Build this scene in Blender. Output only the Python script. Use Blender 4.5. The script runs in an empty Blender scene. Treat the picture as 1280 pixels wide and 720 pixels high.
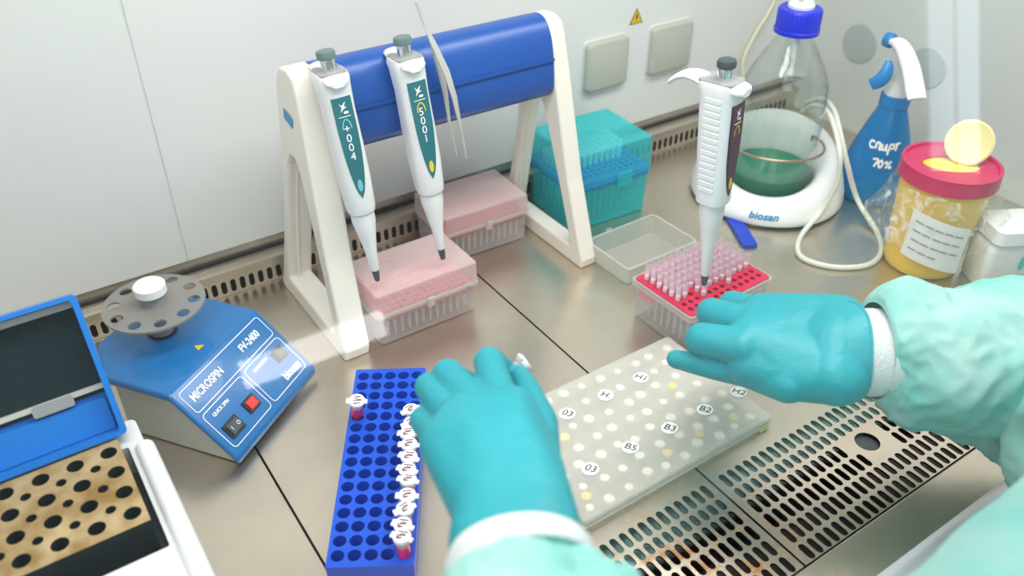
import bpy, bmesh, math, random
from mathutils import Vector, Matrix, noise
from mathutils.geometry import delaunay_2d_cdt
random.seed(7)
PI = math.pi
V = Vector
COL = bpy.context.scene.collection
SC = bpy.context.scene

# ------------------------------------------------------------------ camera model (measured in the photograph)
FPX = 1071.55
H = 0.575
_a = V((2585-640, 760, -FPX)).normalized(); _b = V((-252-640, 772, -FPX))
_b = (_b - _a*_b.dot(_a)).normalized(); _c = _a.cross(_b)
RM = Matrix((_a, _b, _c))

def ray(u, v):
    return RM @ V((u-640, -(v-360), -FPX))
def at(u, v, z=0.0):
    "point of the place seen at a spot of the photograph, at height z"
    d = ray(u, v); return V((0, 0, H)) + d*((z-H)/d.z)

# ------------------------------------------------------------------ materials
def _nt(name):
    m = bpy.data.materials.new(name); m.use_nodes = True
    nt = m.node_tree; nt.nodes.clear(); return m, nt, nt.nodes, nt.links
def _out(nt, sh):
    o = nt.nodes.new('ShaderNodeOutputMaterial'); nt.links.new(sh, o.inputs['Surface']); return o
def plastic(name, col, rough=.4, metal=0., bump=0., bscale=60., var=0., vscale=20., spec=.5, sss=0., coat=0., col2=None):
    m, nt, N, L = _nt(name)
    p = N.new('ShaderNodeBsdfPrincipled'); p.inputs['Base Color'].default_value = (*col, 1)
    p.inputs['Roughness'].default_value = rough; p.inputs['Metallic'].default_value = metal
    p.inputs['Specular IOR Level'].default_value = spec
    if coat: p.inputs['Coat Weight'].default_value = coat
    if sss:
        p.inputs['Subsurface Weight'].default_value = sss; p.inputs['Subsurface Scale'].default_value = .01
    tc = N.new('ShaderNodeTexCoord')
    if var or col2:
        n = N.new('ShaderNodeTexNoise'); n.inputs['Scale'].default_value = vscale; n.inputs['Detail'].default_value = 5
        L.new(tc.outputs['Object'], n.inputs['Vector'])
        r = N.new('ShaderNodeValToRGB'); r.color_ramp.elements[0].position = .35; r.color_ramp.elements[1].position = .68
        c2 = col2 or tuple(max(0, c*(1-var)) for c in col)
        r.color_ramp.elements[0].color = (*c2, 1); r.color_ramp.elements[1].color = (*col, 1)
        L.new(n.outputs['Fac'], r.inputs['Fac']); L.new(r.outputs['Color'], p.inputs['Base Color'])
    if bump:
        n2 = N.new('ShaderNodeTexNoise'); n2.inputs['Scale'].default_value = bscale; n2.inputs['Detail'].default_value = 4
        L.new(tc.outputs['Object'], n2.inputs['Vector'])
        b = N.new('ShaderNodeBump'); b.inputs['Strength'].default_value = bump; b.inputs['Distance'].default_value = .002
        L.new(n2.outputs['Fac'], b.inputs['Height']); L.new(b.outputs['Normal'], p.inputs['Normal'])
    _out(nt, p.outputs[0]); return m
def clear(name, tint, body, alpha, rough=.25, spec=.5):
    "thin see-through plastic: part of the light passes, part meets a milky tinted body"
    m, nt, N, L = _nt(name)
    t = N.new('ShaderNodeBsdfTransparent'); t.inputs[0].default_value = (*tint, 1)
    p = N.new('ShaderNodeBsdfPrincipled'); p.inputs['Base Color'].default_value = (*body, 1)
    p.inputs['Roughness'].default_value = rough; p.inputs['Specular IOR Level'].default_value = spec
    lw = N.new('ShaderNodeLayerWeight'); lw.inputs['Blend'].default_value = .25
    mr = N.new('ShaderNodeMapRange'); mr.inputs['To Min'].default_value = alpha; mr.inputs['To Max'].default_value = min(1, alpha+.45)
    L.new(lw.outputs['Facing'], mr.inputs['Value'])
    mx = N.new('ShaderNodeMixShader'); L.new(mr.outputs[0], mx.inputs[0]); L.new(t.outputs[0], mx.inputs[1]); L.new(p.outputs[0], mx.inputs[2])
    _out(nt, mx.outputs[0]); return m
def glassy(name, tint, ior=1.5, gain=1.0, rough=.0):
    "thin glass pane: fresnel mirror over a clear body"
    m, nt, N, L = _nt(name)
    t = N.new('ShaderNodeBsdfTransparent'); t.inputs[0].default_value = (*tint, 1)
    g = N.new('ShaderNodeBsdfGlossy'); g.inputs['Roughness'].default_value = rough
    lw = N.new('ShaderNodeFresnel'); lw.inputs['IOR'].default_value = ior
    ge = N.new('ShaderNodeNewGeometry')
    sub = N.new('ShaderNodeMath'); sub.operation = 'SUBTRACT'; sub.inputs[0].default_value = gain; L.new(ge.outputs['Backfacing'], sub.inputs[1])
    sub.inputs[0].default_value = 1
    mxx = N.new('ShaderNodeMath'); mxx.operation = 'MULTIPLY'; mxx.inputs[1].default_value = gain; L.new(sub.outputs[0], mxx.inputs[0])
    mu = N.new('ShaderNodeMath'); mu.operation = 'MULTIPLY'; mu.use_clamp = True
    L.new(lw.outputs[0], mu.inputs[0]); L.new(mxx.outputs[0], mu.inputs[1])
    mx = N.new('ShaderNodeMixShader'); L.new(mu.outputs[0], mx.inputs[0]); L.new(t.outputs[0], mx.inputs[1]); L.new(g.outputs[0], mx.inputs[2])
    _out(nt, mx.outputs[0]); return m
def emis(name, col, s):
    m, nt, N, L = _nt(name); e = N.new('ShaderNodeEmission'); e.inputs[0].default_value = (*col, 1); e.inputs[1].default_value = s
    _out(nt, e.outputs[0]); return m
def steel(name, col, rough=.34, stain=None, streak=(14, 14, 3), metal=.8):
    m, nt, N, L = _nt(name)
    p = N.new('ShaderNodeBsdfPrincipled'); p.inputs['Metallic'].default_value = metal
    tc = N.new('ShaderNodeTexCoord')
    mp = N.new('ShaderNodeMapping'); mp.inputs['Scale'].default_value = streak; L.new(tc.outputs['Object'], mp.inputs['Vector'])
    n = N.new('ShaderNodeTexNoise'); n.inputs['Scale'].default_value = 6; n.inputs['Detail'].default_value = 6; L.new(mp.outputs[0], n.inputs['Vector'])
    n2 = N.new('ShaderNodeTexNoise'); n2.inputs['Scale'].default_value = 9; n2.inputs['Detail'].default_value = 7; n2.inputs['Roughness'].default_value = .65
    L.new(tc.outputs['Object'], n2.inputs['Vector'])
    r = N.new('ShaderNodeValToRGB'); r.color_ramp.elements[0].position = .3; r.color_ramp.elements[1].position = .7
    r.color_ramp.elements[0].color = (*(c*.84 for c in col), 1); r.color_ramp.elements[1].color = (*col, 1)
    L.new(n2.outputs['Fac'], r.inputs['Fac'])
    last = r.outputs['Color']
    if stain:
        sp, thr = stain
        n3 = N.new('ShaderNodeTexNoise'); n3.inputs['Scale'].default_value = sp; n3.inputs['Detail'].default_value = 8; n3.inputs['Roughness'].default_value = .7
        L.new(tc.outputs['Object'], n3.inputs['Vector'])
        sx = N.new('ShaderNodeSeparateXYZ'); L.new(tc.outputs['Object'], sx.inputs[0])
        zone = N.new('ShaderNodeMapRange'); zone.inputs['From Min'].default_value = .36; zone.inputs['From Max'].default_value = .28
        L.new(sx.outputs['Y'], zone.inputs['Value'])
        zx = N.new('ShaderNodeMapRange'); zx.inputs['From Min'].default_value = .47; zx.inputs['From Max'].default_value = .42
        L.new(sx.outputs['X'], zx.inputs['Value'])
        mm = N.new('ShaderNodeMapRange'); mm.inputs['From Min'].default_value = thr; mm.inputs['From Max'].default_value = thr+.12
        L.new(n3.outputs['Fac'], mm.inputs['Value'])
        mu = N.new('ShaderNodeMath'); mu.operation = 'MULTIPLY'; L.new(mm.outputs[0], mu.inputs[0]); L.new(zone.outputs[0], mu.inputs[1])
        mu2 = N.new('ShaderNodeMath'); mu2.operation = 'MULTIPLY'; L.new(mu.outputs[0], mu2.inputs[0]); L.new(zx.outputs[0], mu2.inputs[1])
        mix = N.new('ShaderNodeMix'); mix.data_type = 'RGBA'; mix.inputs[7].default_value = (.42, .19, .05, 1)
        L.new(mu2.outputs[0], mix.inputs[0]); L.new(last, mix.inputs[6]); last = mix.outputs[2]
        inv = N.new('ShaderNodeMapRange'); inv.inputs['To Min'].default_value = metal; inv.inputs['To Max'].default_value = .1
        L.new(mu2.outputs[0], inv.inputs['Value']); L.new(inv.outputs[0], p.inputs['Metallic'])
    L.new(last, p.inputs['Base Color'])
    rr = N.new('ShaderNodeMapRange'); rr.inputs['To Min'].default_value = rough-.03; rr.inputs['To Max'].default_value = rough+.04
    L.new(n.outputs['Fac'], rr.inputs['Value']); L.new(rr.outputs[0], p.inputs['Roughness'])
    _out(nt, p.outputs[0]); return m

M = {}
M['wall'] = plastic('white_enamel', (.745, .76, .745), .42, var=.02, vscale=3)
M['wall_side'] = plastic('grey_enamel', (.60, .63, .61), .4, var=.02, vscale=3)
M['floor'] = steel('work_surface_steel', (.73, .635, .53), .29, metal=.93, stain=(26, .50))
M['strip'] = steel('back_strip_steel', (.70, .63, .54), .30)
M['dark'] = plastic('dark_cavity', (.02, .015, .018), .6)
M['trough'] = plastic('teal_grey_trough', (.16, .27, .26), .4, metal=.4)
M['pit'] = plastic('dusty_pit', (.085, .062, .055), .6, var=.6, vscale=25)
M['socket'] = plastic('grey_green_plastic', (.47, .48, .42), .45)
M['vent'] = plastic('vent_disc_grey', (.40, .44, .43), .45)
M['cream'] = plastic('cream_plastic', (.82, .78, .70), .38)
M['bar'] = plastic('blue_plastic_bar', (.014, .085, .37), .32, spec=.5)
M['white'] = plastic('white_plastic', (.83, .84, .85), .35)
M['offwhite'] = plastic('offwhite_plastic', (.72, .73, .71), .45)
M['grey'] = plastic('grey_plastic', (.30, .31, .32), .4)
M['darkgrey'] = plastic('dark_grey_plastic', (.055, .07, .085), .4)
M['greygreen'] = plastic('grey_green_button', (.13, .19, .19), .4)
M['chrome'] = plastic('chrome', (.8, .8, .8), .18, metal=1)
M['lens'] = plastic('label_teal', (.03, .16, .19), .3)
M['plum'] = plastic('label_plum', (.05, .015, .045), .3)
M['ink_white'] = plastic('ink_white', (.9, .9, .9), .5)
M['ink_black'] = plastic('ink_black', (.03, .03, .04), .5)
M['ink_blue'] = plastic('ink_blue', (.03, .28, .60), .5)
M['ink_purple'] = plastic('ink_purple', (.20, .05, .10), .5)
M['yellow_mark'] = plastic('yellow_mark', (.80, .60, .04), .4)
M['cyan_mark'] = plastic('cyan_mark', (.16, .55, .62), .4)
M['orange'] = plastic('amber_mark', (.35, .17, .05), .3)
M['mblue'] = plastic('microspin_blue', (.01, .155, .43), .3, coat=.2)
M['beige'] = plastic('beige_grey_body', (.52, .53, .48), .45)
M['discgrey'] = clear('smoky_rotor_plastic', (.85, .85, .83), (.33, .32, .30), .52, .35)
M['black'] = plastic('black_plastic', (.018, .015, .018), .3)
M['red'] = plastic('red_switch', (.75, .035, .02), .35)
M['lidblue'] = plastic('lid_blue', (.01, .19, .63), .32)
M['smoke'] = clear('smoked_window', (.12, .2, .2), (.015, .035, .04), .70, .08)
M['brass'] = plastic('worn_heating_block', (.62, .47, .26), .42, metal=.35, var=.5, vscale=45, col2=(.33, .20, .06))
M['blockside'] = plastic('dark_block_side', (.02, .03, .032), .25)
M['pinkclear'] = clear('clear_pinkish_plastic', (.98, .93, .935), (.87, .73, .73), .27, .3)
M['clearbase'] = clear('clear_box_plastic', (.97, .96, .96), (.80, .76, .74), .12, .2)
M['pink'] = plastic('crimson_insert', (.66, .006, .065), .35)
M['pinksoft'] = plastic('rose_insert', (.85, .22, .28), .4)
M['milky'] = clear('milky_plastic', (.93, .93, .90), (.74, .74, .70), .27, .35)
M['tray'] = clear('milky_tray', (.97, .96, .93), (.90, .88, .84), .24, .4)
M['teallid'] = clear('teal_lid_plastic', (.66, .96, .97), (.10, .74, .77), .11, .2)
M['teal'] = clear('teal_clear_plastic', (.55, .95, .96), (.08, .74, .78), .17, .2)
M['tealblue'] = plastic('blue_insert', (.01, .20, .60), .3)
M['tipclear'] = clear('clear_tip', (.97, .93, .96), (.97, .86, .92), .28, .15)
M['tipwhite'] = plastic('white_filter', (.90, .86, .89), .5)
M['rackblue'] = plastic('rack_blue', (.002, .085, .66), .35, var=.1, vscale=8)
M['tube'] = clear('clear_tube', (.96, .96, .96), (.85, .83, .85), .35, .2)
M['magenta'] = plastic('magenta_liquid', (.92, .005, .22), .3)
M['glove'] = plastic('nitrile_glove', (.014, .325, .39), .46, bump=.6, bscale=90, var=.12, vscale=14, spec=.45, sss=.05)
M['knit'] = plastic('knit_cuff', (.64, .67, .67), .85, bump=.5, bscale=500)
M['gown'] = plastic('surgical_gown', (.41, .59, .55), .8, bump=.5, bscale=70, vscale=11, sss=.1, col2=(.17, .50, .455))
M['sash'] = glassy('sash_glass', (.985, .995, .99), 1.52, 1.0)
M['glass'] = glassy('bottle_glass', (.955, .975, .965), 1.6, 1.35, .03)
M['green'] = clear('green_liquid', (.10, .62, .42), (.004, .30, .17), .50, .06)
M['copper'] = plastic('copper_ring', (.52, .34, .24), .28, metal=.9)
M['capblue'] = plastic('cap_blue', (.005, .02, .62), .35)
M['hose'] = plastic('silicone_hose', (.74, .76, .68), .35, sss=.2)
M['yellowhose'] = plastic('yellowed_hose', (.74, .70, .50), .4)
M['sprayblue'] = clear('blue_spray_bottle', (.03, .40, .75), (.005, .22, .55), .72, .25)
M['trigblue'] = plastic('trigger_blue', (.01, .20, .52), .4)
M['sharpyellow'] = plastic('yellow_container', (.86, .56, .05), .4, sss=.1)
M['sharpcap'] = plastic('pale_yellow_cap', (.84, .76, .36), .4)
M['crimson'] = plastic('crimson_lid', (.56, .01, .10), .3)
M['film'] = clear('plastic_film', (.97, .97, .97), (.95, .95, .95), .30, .12, .9)
_f = M['film'].node_tree; _n = _f.nodes.new('ShaderNodeTexNoise'); _n.inputs['Scale'].default_value = 55; _n.inputs['Detail'].default_value = 3; _n.inputs['Distortion'].default_value = 1.2
_t = _f.nodes.new('ShaderNodeTexCoord'); _f.links.new(_t.outputs['Object'], _n.inputs['Vector'])
_r = _f.nodes.new('ShaderNodeMapRange'); _r.inputs['From Min'].default_value = .50; _r.inputs['From Max'].default_value = .68; _r.inputs['To Min'].default_value = .08; _r.inputs['To Max'].default_value = .62
_f.links.new(_n.outputs['Fac'], _r.inputs['Value'])
_f.links.new(_r.outputs[0], [q for q in _f.nodes if q.type == 'MIX_SHADER'][0].inputs[0])
M['paper'] = plastic('paper', (.76, .76, .74), .7)
M['cardblue'] = plastic('blue_blade', (.005, .04, .55), .35)
M['greenmark'] = plastic('green_mark', (.05, .5, .4), .4)
M['bumper'] = plastic('rim_metal', (.74, .78, .84), .3, metal=.6)
M['wellwhite'] = plastic('well_white', (.84, .82, .76), .5)
M['wellyellow'] = plastic('well_yellow', (.85, .68, .25), .5)
M['wellstrong'] = plastic('well_strong_yellow', (.80, .62, .0), .5)
M['labwall'] = plastic('lab_wall_paint', (.62, .66, .66), .8)
M['win'] = emis('daylight_window', (.72, .86, 1.0), 3.2)
M['lampglow'] = emis('tube_glow', (1, .98, .95), 13.0)
M['warn'] = plastic('warning_yellow', (.75, .48, .01), .4)
M['tweezer'] = plastic('tweezer_steel', (.72, .72, .70), .3, metal=.55)

# ------------------------------------------------------------------ mesh helpers
def ob(name, bm, mats, parent=None, smooth=None, loc=None):
    me = bpy.data.meshes.new(name)
    bmesh.ops.recalc_face_normals(bm, faces=bm.faces)
    bm.to_mesh(me); bm.free()
    if not isinstance(mats, (list, tuple)): mats = [mats]
    for m in mats: me.materials.append(m)
    if smooth is not None:
        for p in me.polygons: p.use_smooth = True
        try: me.set_sharp_from_angle(angle=math.radians(smooth))
        except Exception: pass
    o = bpy.data.objects.new(name, me); COL.objects.link(o)
    if parent: o.parent = parent
    if loc is not None: o.location = loc
    return o
def thing(name, label, cat, mat=None, group=None):
    o = bpy.data.objects.new(name, None); COL.objects.link(o); o.empty_display_size = .01
    if mat is not None: o.matrix_world = mat
    tag(o, label, cat, group); return o
def tag(o, label=None, cat=None, group=None, kind=None):
    if label: o['label'] = label
    if cat: o['category'] = cat
    if group: o['group'] = group
    if kind: o['kind'] = kind
    return o
def place(x, y, z=0, rz=0):
    return Matrix.Translation((x, y, z)) @ Matrix.Rotation(rz, 4, 'Z')
def frame(origin, zaxis, xhint):
    z = V(zaxis).normalized(); x = V(xhint); x = (x - z*x.dot(z)).normalized(); y = z.cross(x)
    m = Matrix((x, y, z)).transposed().to_4x4(); m.translation = V(origin); return m
def B(): return bmesh.new()
def box(bm, x0, x1, y0, y1, z0, z1, bev=0, seg=2, mat=0, mx=None):
    r = bmesh.ops.create_cube(bm, size=1)
    vs = r['verts']
    for v in vs: v.co = V(((x0+x1)/2+v.co.x*(x1-x0), (y0+y1)/2+v.co.y*(y1-y0), (z0+z1)/2+v.co.z*(z1-z0)))
    fs = set(f for v in vs for f in v.link_faces)
    if bev:
        es = list(set(e for v in vs for e in v.link_edges))
        rb = bmesh.ops.bevel(bm, geom=es, offset=bev, segments=seg, affect='EDGES', profile=.5)
        fs = set(rb['faces']) | set(f for f in fs if f.is_valid)
    vv = set(v for f in fs for v in f.verts)
    if mx is not None:
        for v in vv: v.co = mx @ v.co
    for f in fs: f.material_index = mat
    return bm
def loft(bm, rings, close=True, cap0=True, cap1=True, mat=0):
    R = [[bm.verts.new(p) for p in r] for r in rings]
    n = len(R[0])
    for a, b in zip(R, R[1:]):
        for i in range(n if close else n-1):
            j = (i+1) % n
            try: f = bm.faces.new((a[i], a[j], b[j], b[i])); f.material_index = mat
            except ValueError: pass
    if close and cap0: f = bm.faces.new(R[0][::-1]); f.material_index = mat
    if close and cap1: f = bm.faces.new(R[-1]); f.material_index = mat
    return R
def lathe(bm, prof, n=32, c=(0, 0), mat=0, cap0=True, cap1=True, mx=None):
    rings = []
    for r, z in prof:
        ring = [V((c[0]+r*math.cos(2*PI*i/n), c[1]+r*math.sin(2*PI*i/n), z)) for i in range(n)]
        if mx is not None: ring = [mx @ p for p in ring]
        rings.append(ring)
    loft(bm, rings, True, cap0, cap1, mat); return bm
def catmull(pts, k=8):
    pts = [V(p) for p in pts]; P = [pts[0]*2-pts[1]]+pts+[pts[-1]*2-pts[-2]]; out = []
    for i in range(1, len(P)-2):
        a, b, c, d = P[i-1:i+3]
        for s in range(k):
            t = s/k; out.append(.5*((2*b)+(c-a)*t+(2*a-5*b+4*c-d)*t*t+(3*b-a-3*c+d)*t**3))
    out.append(pts[-1]); return out
def tube(bm, pts, rad, n=10, mat=0, flat=None):
    pts = [V(p) for p in pts]; N = len(pts)
    if not hasattr(rad, '__len__'): rad = [rad]*N
    t0 = (pts[1]-pts[0]).normalized(); up = V((0, 0, 1)) if abs(t0.z) < .9 else V((1, 0, 0))
    x = t0.cross(up).normalized(); rings = []
    for i, p in enumerate(pts):
        t = (pts[min(i+1, N-1)]-pts[max(i-1, 0)]).normalized()
        x = (x-t*x.dot(t)).normalized(); y = t.cross(x)
        fx, fy = flat if flat else (1, 1)
        rings.append([p+x*(rad[i]*fx*math.cos(2*PI*j/n))+y*(rad[i]*fy*math.sin(2*PI*j/n)) for j in range(n)])
    loft(bm, rings, mat=mat); return bm
def prism(bm, poly, z0, z1, mat=0, mx=None):
    a = [V((p[0], p[1], z0)) for p in poly]; b = [V((p[0], p[1], z1)) for p in poly]
    if mx is not None: a = [mx @ p for p in a]; b = [mx @ p for p in b]
    loft(bm, [a, b], mat=mat); return bm
def rrect(x0, x1, y0, y1, r, n=5):
    out = []
    for cx, cy, a in ((x1-r, y1-r, 0), (x0+r, y1-r, 90), (x0+r, y0+r, 180), (x1-r, y0+r, 270)):
        for i in range(n+1):
            t = math.radians(a+90*i/n); out.append((cx+r*math.cos(t), cy+r*math.sin(t)))
    return out
def circ(x, y, r, n=16, ry=None):
    ry = ry or r; return [(x+r*math.cos(2*PI*i/n), y+ry*math.sin(2*PI*i/n)) for i in range(n)]
def slot(x, y, w, l, n=5, vertical=True):
    r = w/2; o = []
    for i in range(n+1): t = PI*i/n; o.append((x+r*math.cos(t), y+l/2-r+r*math.sin(t)))
    for i in range(n+1): t = PI+PI*i/n; o.append((x+r*math.cos(t), y-l/2+r+r*math.sin(t)))
    return o
def plate(bm, outer, holes, z0, z1, mat=0, wallmat=None, mx=None, bottom=True):
    "flat plate with real holes"
    T = mx if mx is not None else Matrix.Identity(4)
    vs = []; es = []
    for poly in [outer]+holes:
        s = len(vs); vs += [V(p) for p in poly]; k = len(poly); es += [(s+i, s+(i+1) % k) for i in range(k)]
    v2, e2, f2, ov, oe, of = delaunay_2d_cdt(vs, es, [], 1, 1e-7)
    info = []
    for h in holes:
        cx = sum(p[0] for p in h)/len(h); cy = sum(p[1] for p in h)/len(h)
        info.append((cx, cy, max(math.hypot(p[0]-cx, p[1]-cy) for p in h), h))
    def inside(x, y, poly):
        c = False; n = len(poly); j = n-1
        for i in range(n):
            xi, yi = poly[i]; xj, yj = poly[j]
            if (yi > y) != (yj > y) and x < (xj-xi)*(y-yi)/(yj-yi)+xi: c = not c
            j = i
        return c
    top = [bm.verts.new(T @ V((p.x, p.y, z1))) for p in v2]
    bot = [bm.verts.new(T @ V((p.x, p.y, z0))) for p in v2]
    edge_count = {}
    for f in f2:
        cx = sum(v2[i].x for i in f)/len(f); cy = sum(v2[i].y for i in f)/len(f)
        if not inside(cx, cy, outer): continue
        if any((cx-a)**2+(cy-b)**2 < r*r and inside(cx, cy, h) for a, b, r, h in info): continue
        ff = bm.faces.new([top[i] for i in f]); ff.material_index = mat
        if bottom: ff = bm.faces.new([bot[i] for i in reversed(f)]); ff.material_index = mat
        for i in range(len(f)):
            k = (f[i], f[(i+1) % len(f)]); edge_count[k] = 1
    for (i, j) in list(edge_count):
        if (j, i) not in edge_count:
            ff = bm.faces.new((top[j], top[i], bot[i], bot[j])); ff.material_index = wallmat if wallmat is not None else mat
    return bm
def shell(bm, w, d, h, t, r=.004, taper=0, floor_t=None, mat=0, up=True, cx=0, cy=0, z=0):
    "open box: w x d x h, walls t; open at the top (up) or at the bottom"
    ft = floor_t or t
    def ring(k, off, zz):
        x = w/2-off-taper*(1-k); y = d/2-off-taper*(1-k)
        return [V((cx+p[0], cy+p[1], zz)) for p in rrect(-x, x, -y, y, max(r-off, .0008), 4)]
    if up: rings = [ring(0, .0015, z), ring(.05, 0, z+.0015), ring(1, 0, z+h), ring(1, t, z+h), ring(.05, t, z+ft)]
    else: rings = [ring(0, .0015, z+h), ring(.05, 0, z+h-.0015), ring(1, 0, z), ring(1, t, z), ring(.05, t, z+h-ft)]
    loft(bm, rings, mat=mat); return bm
def text(s, size, extrude=.00015, align='CENTER', sx=1.0, sheare=0, bold=0):
    cu = bpy.data.curves.new('t', 'FONT'); cu.body = s; cu.size = size; cu.extrude = extrude
    cu.align_x = align; cu.align_y = 'CENTER'; cu.resolution_u = 3; cu.shear = sheare; cu.offset = bold
    o = bpy.data.objects.new('t', cu); COL.objects.link(o)
    me = o.to_mesh() if False else bpy.data.meshes.new_from_object(o.evaluated_get(bpy.context.evaluated_depsgraph_get()))
    bm = B(); bm.from_mesh(me); bpy.data.objects.remove(o); bpy.data.curves.remove(cu); bpy.data.meshes.remove(me)
    for v in bm.verts: v.co.x *= sx
    return bm
def xf(bm, mx):
    for v in bm.verts: v.co = mx @ v.co
    return bm
def merge(bm, other):
    me = bpy.data.meshes.new('tmp'); other.to_mesh(me); other.free(); bm.from_mesh(me); bpy.data.meshes.remove(me); return bm
def ribbon(bm, pts, w, h, closed=False):
    "flat stroke on the local XY plane"
    P = [V((p[0], p[1])) for p in pts]; n = len(P); L = []; Rr = []
    for i in range(n):
        a = P[(i-1) % n] if (closed or i) else P[i]; b = P[(i+1) % n] if (closed or i < n-1) else P[i]
        t = (b-a).normalized(); nn = V((-t.y, t.x))*w/2; L.append(P[i]+nn); Rr.append(P[i]-nn)
    top = [(bm.verts.new((l.x, l.y, h)), bm.verts.new((r.x, r.y, h))) for l, r in zip(L, Rr)]
    for i in range(n if closed else n-1):
        a = top[i]; b = top[(i+1) % n]; bm.faces.new((a[0], a[1], b[1], b[0]))
    return bm
def hull(bm, balls, sub=3):
    b2 = B()
    for p, r in balls:
        bmesh.ops.create_icosphere(b2, subdivisions=sub, radius=r, matrix=Matrix.Translation(p))
    res = bmesh.ops.convex_hull(b2, input=b2.verts)
    bad = [g for g in res['geom_interior'] if isinstance(g, bmesh.types.BMVert)]
    bmesh.ops.delete(b2, geom=bad, context='VERTS')
    merge(bm, b2); return bm
def chain(bm, pts):
    for a, b in zip(pts, pts[1:]): hull(bm, [a, b])
def fused(name, bm, mat, parent, voxel, smooth_it=6, factor=.5):
    me = bpy.data.meshes.new('tmp'); bm.to_mesh(me); bm.free()
    o = bpy.data.objects.new('tmp', me); COL.objects.link(o)
    r = o.modifiers.new('r', 'REMESH'); r.mode = 'VOXEL'; r.voxel_size = voxel
    s = o.modifiers.new('s', 'SMOOTH'); s.iterations = smooth_it; s.factor = factor
    m2 = bpy.data.meshes.new_from_object(o.evaluated_get(bpy.context.evaluated_depsgraph_get()))
    bpy.data.objects.remove(o); bpy.data.meshes.remove(me)
    m2.name = name; m2.materials.clear(); m2.materials.append(mat)
    for p in m2.polygons: p.use_smooth = True
    n = bpy.data.objects.new(name, m2); COL.objects.link(n); n.parent = parent; return n
def dup(root, mat, label=None, group=None):
    r = root.copy(); COL.objects.link(r); r.matrix_world = mat
    if label: r['label'] = label
    if group: r['group'] = group
    for ch in list(root.children):
        c = ch.copy(); COL.objects.link(c); c.parent = r
        for g in list(ch.children):
            d = g.copy(); COL.objects.link(d); d.parent = c
    return r
def struct(name, bm, m, parent=None, smooth=None):
    o = ob(name, bm, m, parent, smooth)
    if not parent: o['kind'] = 'structure'
    return o

# ================================================================== THE CABINET
YB = .83; YW = .85; XR = 1.12; XL = -.42
# work surface trays with perforated fronts
seams = [-.516, -.200, .116, .432]
rows = [(.3188, .0160), (.3020, .0122), (.2850, .0162), (.2665, .0162), (.2480, .0162), (.2292, .0160)]
for k, x0 in enumerate(seams):
    x1 = x0+.316 if x0 < .4 else XR
    x0c = max(x0, XL); g = .0011
    holes = []
    if x0 > 0:
        xs = []
        x = x0+.0122
        while x < min(x1, x0+.316)-.009: xs.append(x); x += .0101
        hx, hy = .587, .2797
        for (y, l) in rows:
            for x in xs:
                if x0 > .4 and math.hypot(x-hx, (y-hy)) < .0235 and abs(y-hy) < .02: continue
                if x < -.05: continue
                holes.append(slot(x, y, .0065, l, 4))
        if .4 < x0 < .5: holes.append(circ(hx, hy, .0115, 20))
    bm = B(); plate(bm, [(x0c+g, .2205), (x1-g, .2205), (x1-g, YB), (x0c+g, YB)], holes, -.0022, 0, 0, 1)
    struct('floor', bm, [M['floor'], M['black']])
    # folded-down lips of the tray at its seams
# channel under the perforations
bm = B(); box(bm, XL, XR, .292, .36, -.012, -.010, mat=0); struct('floor', bm, M['trough'])
bm = B(); box(bm, XL, XR, .15, .292, -.06, -.058); box(bm, XL, XR, .290, .292, -.058, -.0101)
struct('floor', bm, M['pit'])
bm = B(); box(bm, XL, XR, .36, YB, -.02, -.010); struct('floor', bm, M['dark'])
bm = B(); lathe(bm, [(.0125, -.0090), (.0125, -.0045), (.0120, -.0040)], 28, c=(.587, .2797)); o = ob('hole_disc', bm, M['darkgrey'], None, 40); tag(o, 'dark grey round disc added in the large panel hole for the lit pit below', 'disc')  # added disc, its grey stands in for the lit pit under the hole
# front strip and rounded rim
bm = B(); box(bm, XL, XR, .182, .2192, -.012, 0, .001); struct('floor', bm, M['floor'])
bm = B()
prof = [(.182, -.10), (.182, .003), (.178, .006), (.168, .0075), (.160, .006), (.155, 0), (.155, -.10)]
loft(bm, [[V((XL, y, z)) for y, z in prof], [V((XR, y, z)) for y, z in prof]])
struct('trim_1', bm, M['bumper'], smooth=50)
# back: slotted strip, ledge, wall panel
bm = B()
hs = []; x = -.0
x = .161-.0107*16
while x < XR-.02: hs.append(slot(x, .0115, .0062, .0165, 4)); x += .01072
rot = Matrix.Translation((0, YB, 0)) @ Matrix.Rotation(PI/2, 4, 'X')
plate(bm, [(XL, .0003), (XR, .0003), (XR, .032), (XL, .032)], hs, -.0015, 0, 0, 1, mx=rot)
struct('trim_2', bm, [M['strip'], M['black']])
bm = B(); box(bm, XL, XR, YB+.012, YB+.014, -.01, .04); struct('trim_3', bm, M['dark'])
bm = B()
prof = [(YB-.0035, .0300), (YB-.0035, .0335), (YB+.004, .0350), (YB+.016, .0365), (YB+.0175, .0520), (YB+.026, .0520), (YB+.026, .0300)]
loft(bm, [[V((XL, y, z)) for y, z in prof], [V((XR, y, z)) for y, z in prof]])
struct('trim_4', bm, M['strip'], smooth=30)
bm = B(); box(bm, XL, .1435, YW-.006, YW+.02, .0505, .80, .0008); box(bm, .1450, XR, YW-.006, YW+.02, .0505, .80, .0008); box(bm, .142, .146, YW-.0045, YW+.01, .0505, .80); struct('wall_back', bm, M['wall'])
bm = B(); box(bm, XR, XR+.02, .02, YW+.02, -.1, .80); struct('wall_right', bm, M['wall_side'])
bm = B(); box(bm, XL-.02, XL, .02, YW+.02, -.1, .80); struct('wall_left', bm, M['wall'])
bm = B(); box(bm, XL-.02, XR+.02, .235, YW+.02, .80, .82); struct('ceiling', bm, M['wall'])
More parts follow.
